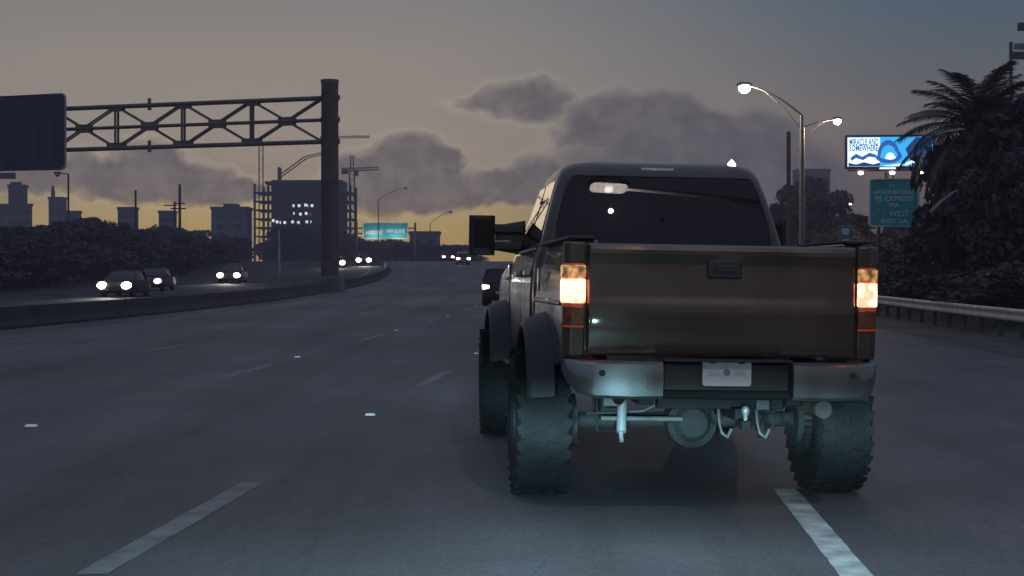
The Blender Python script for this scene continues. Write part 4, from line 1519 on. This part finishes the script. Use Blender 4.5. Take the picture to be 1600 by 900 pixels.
for px_, py_ in ((463, 322), (471, 322), (481, 321), (486, 322), (491, 322), (464, 334), (473, 335), (482, 334), (487, 335), (431, 345), (437, 347), (443, 348), (449, 348), (461, 347), (470, 348), (483, 347), (488, 347)):
    q = at(px_, py_, D)
    o = bpy.data.objects.new('lit_window', wi)
    C.objects.link(o)
    o.parent = bc
    o.location = (q.x - bc.location.x, -5.5, q.z - z0 - .6)
for px0_, px1_, py_ in ((416, 428, 284), (436, 438, 262)):
    q0, q1 = at(px0_, py_, D), at(px1_, py_, D)
    MB().b2(q0.x - bc.location.x, q1.x - bc.location.x, -3, 3, top, q0.z - z0).build('roof_stub', M['slab'], bc)


def lattice(p0, p1, wd, m, nseg, rr=.09):
    mb_ = MB()
    p0, p1 = Vector(p0), Vector(p1)
    d_ = (p1 - p0)
    ax = d_.normalized()
    u = ax.cross(Vector((0, 1, 0))).normalized()
    if u.length < .5:
        u = Vector((1, 0, 0))
    v = ax.cross(u).normalized()
    cs = [(u * a_ + v * b_) * wd / 2 for a_, b_ in ((-1, -1), (1, -1), (1, 1), (-1, 1))]
    for c in cs:
        mb_.tube(p0 + c, p1 + c, rr, rr, 5)
    for i in range(nseg):
        q0 = p0 + d_ * i / nseg
        q1 = p0 + d_ * (i + 1) / nseg
        for j in range(4):
            c0, c1 = cs[j], cs[(j + 1) % 4]
            mb_.tube(q0 + c0, q1 + c1, rr * .6, rr * .6, 4)
    return mb_


def tower_crane(label, px, ytop, yjib, px_l, px_r, d, wd=1.9):
    t_ = at(px, ytop, d)
    zj = at(px, yjib, d).z
    z0_ = rz(d)
    root = thing('tower_crane', label, 'crane', (t_.x, d, z0_))
    kk = d / F
    lattice((0, 0, 0), (0, 0, zj - z0_), wd, None, 14, .16).build('mast', M['dull_steel'], root)
    lattice((0, 0, zj - z0_), (0, 0, t_.z - z0_), wd * .6, None, 4, .12).build('cat_head', M['dull_steel'], root)
    lattice((0, 0, zj - z0_), ((px_r - px) * kk, 0, zj - z0_ + .4), wd * .55, None, 12, .12).build('jib', M['dull_steel'], root)
    lattice((0, 0, zj - z0_), ((px_l - px) * kk, 0, zj - z0_), wd * .55, None, 5, .12).build('counter_jib', M['dull_steel'], root)
    MB().tube((0, 0, t_.z - z0_), ((px_r - px) * kk * .8, 0, zj - z0_ + .8), .05, None, 5).build('tie_rope', M['dull_steel'], root)
    MB().b2((px_l - px) * kk, (px_l - px) * kk + 2.2, -.8, .8, zj - z0_ - 1.6, zj - z0_).build('counterweight', M['slab'], root)
    MB().b2(.8, 2.4, -1.2, .6, zj - z0_ - 2.3, zj - z0_ - .3).build('cabin', M['pane'], root)
    return root


tower_crane('tower crane right of the gantry column with a short head and flat jib', 550, 243, 265, 534, 592, 540, 1.9)
tower_crane('farther tower crane whose jib pokes out right of the gantry column', 516, 208, 215, 500, 578, 700, 1.5)
# luffing crane on the unfinished building
D = 505
p0, p1 = at(437, 276, D), at(503, 240, D)
lc = thing('luffing_crane', 'crane with a slanted boom rising above the unfinished building', 'crane', (p0.x, D, at(0, 283, D).z))
o_ = lc.location
lattice(p0 - o_, at(478, 246, D) - o_, 1.0, None, 10, .10).build('boom', M['dull_steel'], lc)
lattice(at(478, 246, D) - o_, p1 - o_, .8, None, 6, .09).build('boom_tip', M['dull_steel'], lc)
MB().tube((0, 0, 0), (0, 0, p0.z - o_.z + 2.5), .5, .4, 8).build('mast', M['dull_steel'], lc)
D = 488
p = at(408, 228, D)
hm = thing('hoist_mast', 'thin twin-legged mast rising from the left end of the unfinished building', 'mast', (p.x, D, rz(D)))
for x in (-.65, .65):
    MB().tube((x, 0, 0), (x, 0, p.z - rz(D)), .2, .2, 6).build('leg', M['dull_steel'], hm)
for k in range(14):
    zz = (p.z - rz(D)) * (k + .5) / 14
    MB().tube((-.65, 0, zz - 1), (.65, 0, zz + 1), .06, None, 5).build('lacing', M['dull_steel'], hm)
p = at(6, 275, 400)
hb_ = thing('rooftop_sign', 'dark flat rooftop board at the left edge, just under the big dark sign', 'sign', (p.x - 4, 400, rz(400)))
MB().b2(-6, 7.2, -.3, .3, p.z - rz(400) - .8, p.z - rz(400) + .9).build('board', M['dull_steel'], hb_)
MB().tube((-2, 0, 0), (-2, 0, p.z - rz(400) - .8), .4, .3, 8).build('post', M['dull_steel'], hb_)


# ------------------------------------------------------------------ vegetation
def leaf_cloud(rg_, lobes_, n, size, seed_z=0.0):
    verts, faces = [], []
    for _ in range(n):
        (c, r_) = lobes_[rg_.randrange(len(lobes_))]
        d_ = Vector((rg_.gauss(0, 1), rg_.gauss(0, 1), rg_.gauss(0, 1))).normalized() * (rg_.random() ** .45)
        p_ = Vector((c[0] + d_.x * r_[0], c[1] + d_.y * r_[1], c[2] + d_.z * r_[2]))
        if p_.z < seed_z:
            continue
        nx_ = Vector((rg_.gauss(0, 1), rg_.gauss(0, 1), rg_.gauss(0, 1) + .4)).normalized()
        u = nx_.cross(Vector((rg_.gauss(0, 1), rg_.gauss(0, 1), rg_.gauss(0, 1)))).normalized()
        v = nx_.cross(u)
        s_ = size * (.5 + rg_.random())
        i = len(verts)
        verts += [p_ - u * s_, p_ - v * s_ * .45, p_ + u * s_, p_ + v * s_ * .45]
        faces.append((i, i + 1, i + 2, i + 3))
    me = bpy.data.meshes.new('crown')
    me.from_pydata(verts, [], faces)
    return me


def tree_meshes(seed, h, wd, n, size, m, low=.12):
    rg_ = random.Random(seed)
    lob = []
    for k in range(13):
        t = rg_.random()
        zc_ = h * (low + .14 + (.98 - low - .2) * t)
        rad = wd * (.28 + .5 * math.sin(PI * min(1, .15 + t * .8)))
        a_ = rg_.random() * 2 * PI
        q = rad * (.2 + .65 * rg_.random())
        lob.append(((q * math.cos(a_), q * math.sin(a_), zc_), (wd * .34 * (.6 + .7 * rg_.random()), wd * .34 * (.6 + .7 * rg_.random()), h * .13 * (.7 + .6 * rg_.random()))))
    cr = leaf_cloud(rg_, lob, n, size, h * low * .4)
    cr.materials.append(m)
    tb = MB()
    tb.path([(0, 0, -.3), (.05 * wd, 0, h * .3), (0, .04 * wd, h * .62)], [h * .028, h * .02, h * .010], 8)
    for (c, r_) in lob[:7]:
        tb.path([(.03 * wd, 0, h * .28), (c[0] * .5, c[1] * .5, (h * .28 + c[2]) / 2 + .1), c], [h * .012, h * .008, h * .003], 5)
    return cr, tb.mesh('trunk', M['bark'], 50)


kinds = [tree_meshes(11 + k, 1.0, .62 + .1 * (k % 3), 2600, .045, M['leaf'], .06) for k in range(5)]


def tree(k, loc, h, wd, rot, label, group=None, name='tree'):
    root = thing(name, label, 'tree', loc, rot, group)
    root.scale = (wd, wd, h)
    for nm, me in (('crown', kinds[k % len(kinds)][0]), ('trunk', kinds[k % len(kinds)][1])):
        o_ = bpy.data.objects.new(nm, me)
        C.objects.link(o_)
        o_.parent = root
    return root


TL = 'dark leafy tree in the black treeline behind the oncoming carriageway'
TG = 'trees of the dark line along the left roadside'
topline = [(-60, 346), (0, 350), (45, 345), (70, 350), (110, 342), (150, 340), (190, 350), (228, 354), (255, 350), (300, 346), (340, 352), (385, 358), (420, 360), (450, 352), (490, 352), (560, 372), (600, 374), (650, 380), (690, 388)]


def topy(px):
    for (a_, b_) in zip(topline[:-1], topline[1:]):
        if px <= b_[0]:
            return a_[1] + (b_[1] - a_[1]) * (px - a_[0]) / (b_[0] - a_[0])
    return topline[-1][1]


def edge_d(px, c):
    """distance at which the line offset c of the road passes pixel column px"""
    best = min(range(40, 420, 2), key=lambda q: abs((c + cx(q)) - (px - 800) / F * q))
    return best if abs((c + cx(best)) - (px - 800) / F * best) < 4 else None


i = 0
for row, (c, dy) in enumerate(((-44, 16), (-52, 5), (-62, 0))):
    px_ = -90 + row * 9
    while px_ < 600:
        d_ = edge_d(px_, c)
        if d_ is None:
            px_ += 20
            continue
        p = at(px_, topy(max(-60, px_)) + dy + rng.uniform(-4, 7), d_)
        z0_ = rz(d_)
        h_ = max(2.5, p.z - z0_)
        wd_ = max(5.0, h_ * 1.15) * rng.uniform(.85, 1.2)
        tree(i + rng.randrange(5), (p.x, d_, z0_ - .2), h_, wd_, rng.random() * 6, TL, TG)
        i += 1
        px_ += 26 + rng.uniform(-5, 5)
# undergrowth along the far edge of the opposite road
sh = [tree_meshes(50 + k, 1.0, 1.0, 1500, .06, M['leaf'], .0) for k in range(3)]


def shrub(k, loc, h, wd, label, group, meshes=None):
    root = thing('shrub', label, 'shrub', loc, rng.random() * 6, group)
    root.scale = (wd, wd, h)
    for nm, me in (('foliage', (meshes or sh)[k % 3][0]), ('stem', (meshes or sh)[k % 3][1])):
        o_ = bpy.data.objects.new(nm, me)
        C.objects.link(o_)
        o_.parent = root
    return root


y = 58.0
while y < 290:
    shrub(rng.randrange(3), RP(-41 + rng.uniform(-1, 1), y, -.15), rng.uniform(2.4, 3.8), rng.uniform(4, 6),
          'dark bush at the foot of the black treeline on the left', 'bushes at the foot of the left treeline')
    y += 4.6 if y < 120 else 7.0
# far treeline where the road bends away
for px_ in range(430, 735, 13):
    d_ = 360 + rng.uniform(-10, 30)
    p = at(px_, (topy(px_) if px_ < 690 else 384) + rng.uniform(-3, 3), d_)
    tree(rng.randrange(5), (p.x, d_, rz(d_) - .3), p.z - rz(d_), rng.uniform(9, 13), rng.random() * 6,
         'distant dark tree along the low skyline beneath the far green sign', 'trees along the far bend')

# right side trees in front of the tower
for (px_, yt, d_, wd_, lab) in ((1215, 318, 170, 7, 'dark rounded tree just right of the pickup cab'), (1240, 288, 190, 8, 'dark tree below the thick wooden pole'),
                                (1282, 300, 150, 7.5, 'broad dark tree in front of the square tower'), (1312, 298, 165, 6.5, 'dark tree right of the square tower, above the small grey sign'),
                                (1345, 335, 140, 8, 'low dark tree behind the green direction sign, on its left'), (1262, 278, 210, 8, 'tall dark tree against the square tower'),
                                (1395, 350, 150, 10, 'dark tree behind the green direction sign'), (1190, 335, 200, 8, 'dark low tree hidden behind the pickup cab edge')):
    p = at(px_, yt, d_)
    tree(rng.randrange(5), (p.x, d_, rz(d_) - .2), p.z - rz(d_), wd_, rng.random() * 6, lab)
dense_kinds = [tree_meshes(31 + k, 1.0, .7, 6500, .036, M['leaf'], .0) for k in range(3)]
kinds_thin = kinds
for (px_, yt, d_, wd_, lab) in ((1514, 262, 58, 3.3, 'dense dark tree under the left fronds of the palm'), (1556, 222, 51, 4.4, 'dense dark tree directly below the palm crown'),
                                (1612, 138, 58, 6.6, 'tall dark tree filling the right edge'), (1520, 318, 64, 3.6, 'low dark tree right of the green direction sign'),
                                (1650, 120, 52, 7, 'dark tree cut off by the right edge'), (1598, 225, 48, 4.4, 'dark leafy tree at the right edge, in front of the tall one'),
                                (1518, 300, 54, 4.2, 'mid-height dark tree behind the shrubs on the right'), (1572, 190, 62, 6, 'dark tree behind the palm crown, on its right')):
    p = at(px_, yt, d_)
    kinds = dense_kinds
    o = tree(rng.randrange(3), (p.x, d_, rz(d_) - .2), p.z - rz(d_), wd_, rng.random() * 6, lab)

# roadside bank and shrubs on the right
mb = MB()
yy_ = [float(v) for v in range(10, 150, 2)]
rows = []
for y in yy_:
    row = []
    for c, h_ in ((10.4, -.08), (11.2, .15), (12.4, .5), (14, .9), (17, 1.3), (22, 1.5), (30, 1.5), (36, -.1)):
        e = rng.uniform(-.09, .09) if h_ > 0 else 0
        row.append(mb.bm.verts.new(RP(c, y, h_ + e)))
    rows.append(row)
for a_, b_ in zip(rows[:-1], rows[1:]):
    for k in range(len(a_) - 1):
        mb.bm.faces.new((a_[k], a_[k + 1], b_[k + 1], b_[k]))
struct(mb.build('embankment', M['grass'], smooth=80))
sh2 = [tree_meshes(80 + k, 1.0, 1.0, 2600, .05, M['leaf2'], .0) for k in range(3)]
for k in range(3):
    pale = mat('pale_leaf', (0.20, 0.18, 0.16), 0.6, var=.3)
    me = sh2[k][0]
    me.materials.append(pale)
    for q, f in enumerate(me.polygons):
        if q % 47 == 0:
            f.material_index = 1
y = 26.0
while y < 120:
    for c in (12.2, 15.0, 18.5):
        hgt = {12.2: 1.5, 15.0: 2.1, 18.5: 3.0}[c] * rng.uniform(.8, 1.2)
        shrub(rng.randrange(3), RP(c + rng.uniform(-.5, .5), y + rng.uniform(-.8, .8), .3 if c < 13 else .8), hgt, rng.uniform(2.2, 3.2),
              'dark leafy shrub on the bank behind the guardrail', 'shrubs on the right bank', sh2)
    y += 2.7 if y < 70 else 4.5


# palm
def frond(seed, length):
    rg_ = random.Random(seed)
    mb_ = MB()
    pts = []
    n = 16
    for k in range(n + 1):
        t = k / n
        pts.append(Vector((length * t * (1 - .12 * t), 0, length * (.30 * t - .55 * t ** 2.2))))
    mb_.path(pts, [.035 * (1 - .85 * k / n) for k in range(n + 1)], 5)
    for k in range(46):
        t = .08 + .92 * k / 46
        i_ = min(n - 1, int(t * n))
        p_ = pts[i_].lerp(pts[i_ + 1], t * n - i_)
        tang = (pts[i_ + 1] - pts[i_]).normalized()
        ll = length * .22 * (math.sin(PI * (.12 + .82 * t)) ** .7) * rg_.uniform(.85, 1.15)
        for s_ in (-1, 1):
            dr = (tang * .55 + Vector((0, s_ * .8, -.10 - .25 * rg_.random()))).normalized()
            sd_ = dr.cross(Vector((0, 0, 1))).normalized() * .022
            q = p_ + dr * ll * .55 + Vector((0, 0, .03))
            e = p_ + dr * ll - Vector((0, 0, ll * .22))
            a0 = [mb_.bm.verts.new(v) for v in (p_ - sd_, p_ + sd_, q + sd_, q - sd_)]
            mb_.bm.faces.new(a0)
            ev_ = mb_.bm.verts.new(e)
            mb_.bm.faces.new((a0[3], a0[2], ev_))
    return mb_


D = 54
pc = at(1528, 205, D)
pr = thing('palm_tree', 'palm tree with a spiky crown standing beside the green direction sign on the right', 'palm tree', (pc.x, D, rz(D) + .6))
ph = pc.z - pr.location.z
MB().path([(.15, 0, -.6), (.1, 0, ph * .4), (0, 0, ph - .1)], [.30, .24, .22], 14).build('trunk', M['bark'], pr, smooth=60)
MB().lathe([(-.9, .2), (-.5, .42), (-.1, .46), (.15, .25), (.25, 0)], 16, 'Z', (0, 0, ph)).build('crown_boss', M['bark'], pr, smooth=60)
fm = [frond(k, 2.9 + .25 * k).mesh('frond', M['palm']) for k in range(4)]
dm = mat('dry_palm_leaf', (0.15, 0.12, 0.09), 0.8, var=.3, scale=4)
fd_ = [frond(9 + k, 2.6).mesh('dry_frond', dm) for k in range(2)]
for k in range(46):
    az = k * 2.39996 + rng.uniform(-.15, .15)
    t = k / 46
    el = R(82 - 118 * t ** .85) + rng.uniform(-.1, .1)
    o = bpy.data.objects.new('frond', fm[k % 4])
    C.objects.link(o)
    o.parent = pr
    o.location = (0, 0, ph - .05)
    o.rotation_euler = (rng.uniform(-.25, .25), -el + .12, az)
    sc = 1.0 if el > -.2 else .9
    o.scale = (sc, sc, sc)
for k in range(14):
    o = bpy.data.objects.new('dry_frond', fd_[k % 2])
    C.objects.link(o)
    o.parent = pr
    o.location = (0, 0, ph - .3)
    o.rotation_euler = (rng.uniform(-.3, .3), R(58 + rng.uniform(-12, 14)), k * 2.39996)
D = 50
a, b = at(1454, 332, D), at(1500, 294, D)
br = MB().path([(0, 0, 0), ((b - a) * .35 + Vector((0, 0, .06))), ((b - a) * .7 + Vector((0, 0, .03))), b - a], [.07, .075, .06, .02], 8).build('dead_branch', mat('pale_dead_wood', (0.30, 0.27, 0.26), 0.8), None, smooth=60)
br.location = a
tag(br, 'pale slanting dead branch sticking out of the dark trees right of the green sign', 'branch')

# ------------------------------------------------------------------ dusk haze
hz = MB().b2(-300, 360, -60, 800, -1.5, 66).build('haze', None)
struct(hz, 'stuff')
hm_ = bpy.data.materials.new('dusk_haze')
hm_.use_nodes = True
t_ = hm_.node_tree
t_.nodes.remove(t_.nodes['Principled BSDF'])
pv = t_.nodes.new('ShaderNodeVolumePrincipled')
pv.inputs['Color'].default_value = (0.93, 0.78, 1.0, 1)
pv.inputs['Density'].default_value = HAZE
pv.inputs['Anisotropy'].default_value = 0.0
t_.links.new(pv.outputs[0], t_.nodes['Material Output'].inputs['Volume'])
hz.data.materials.append(hm_)
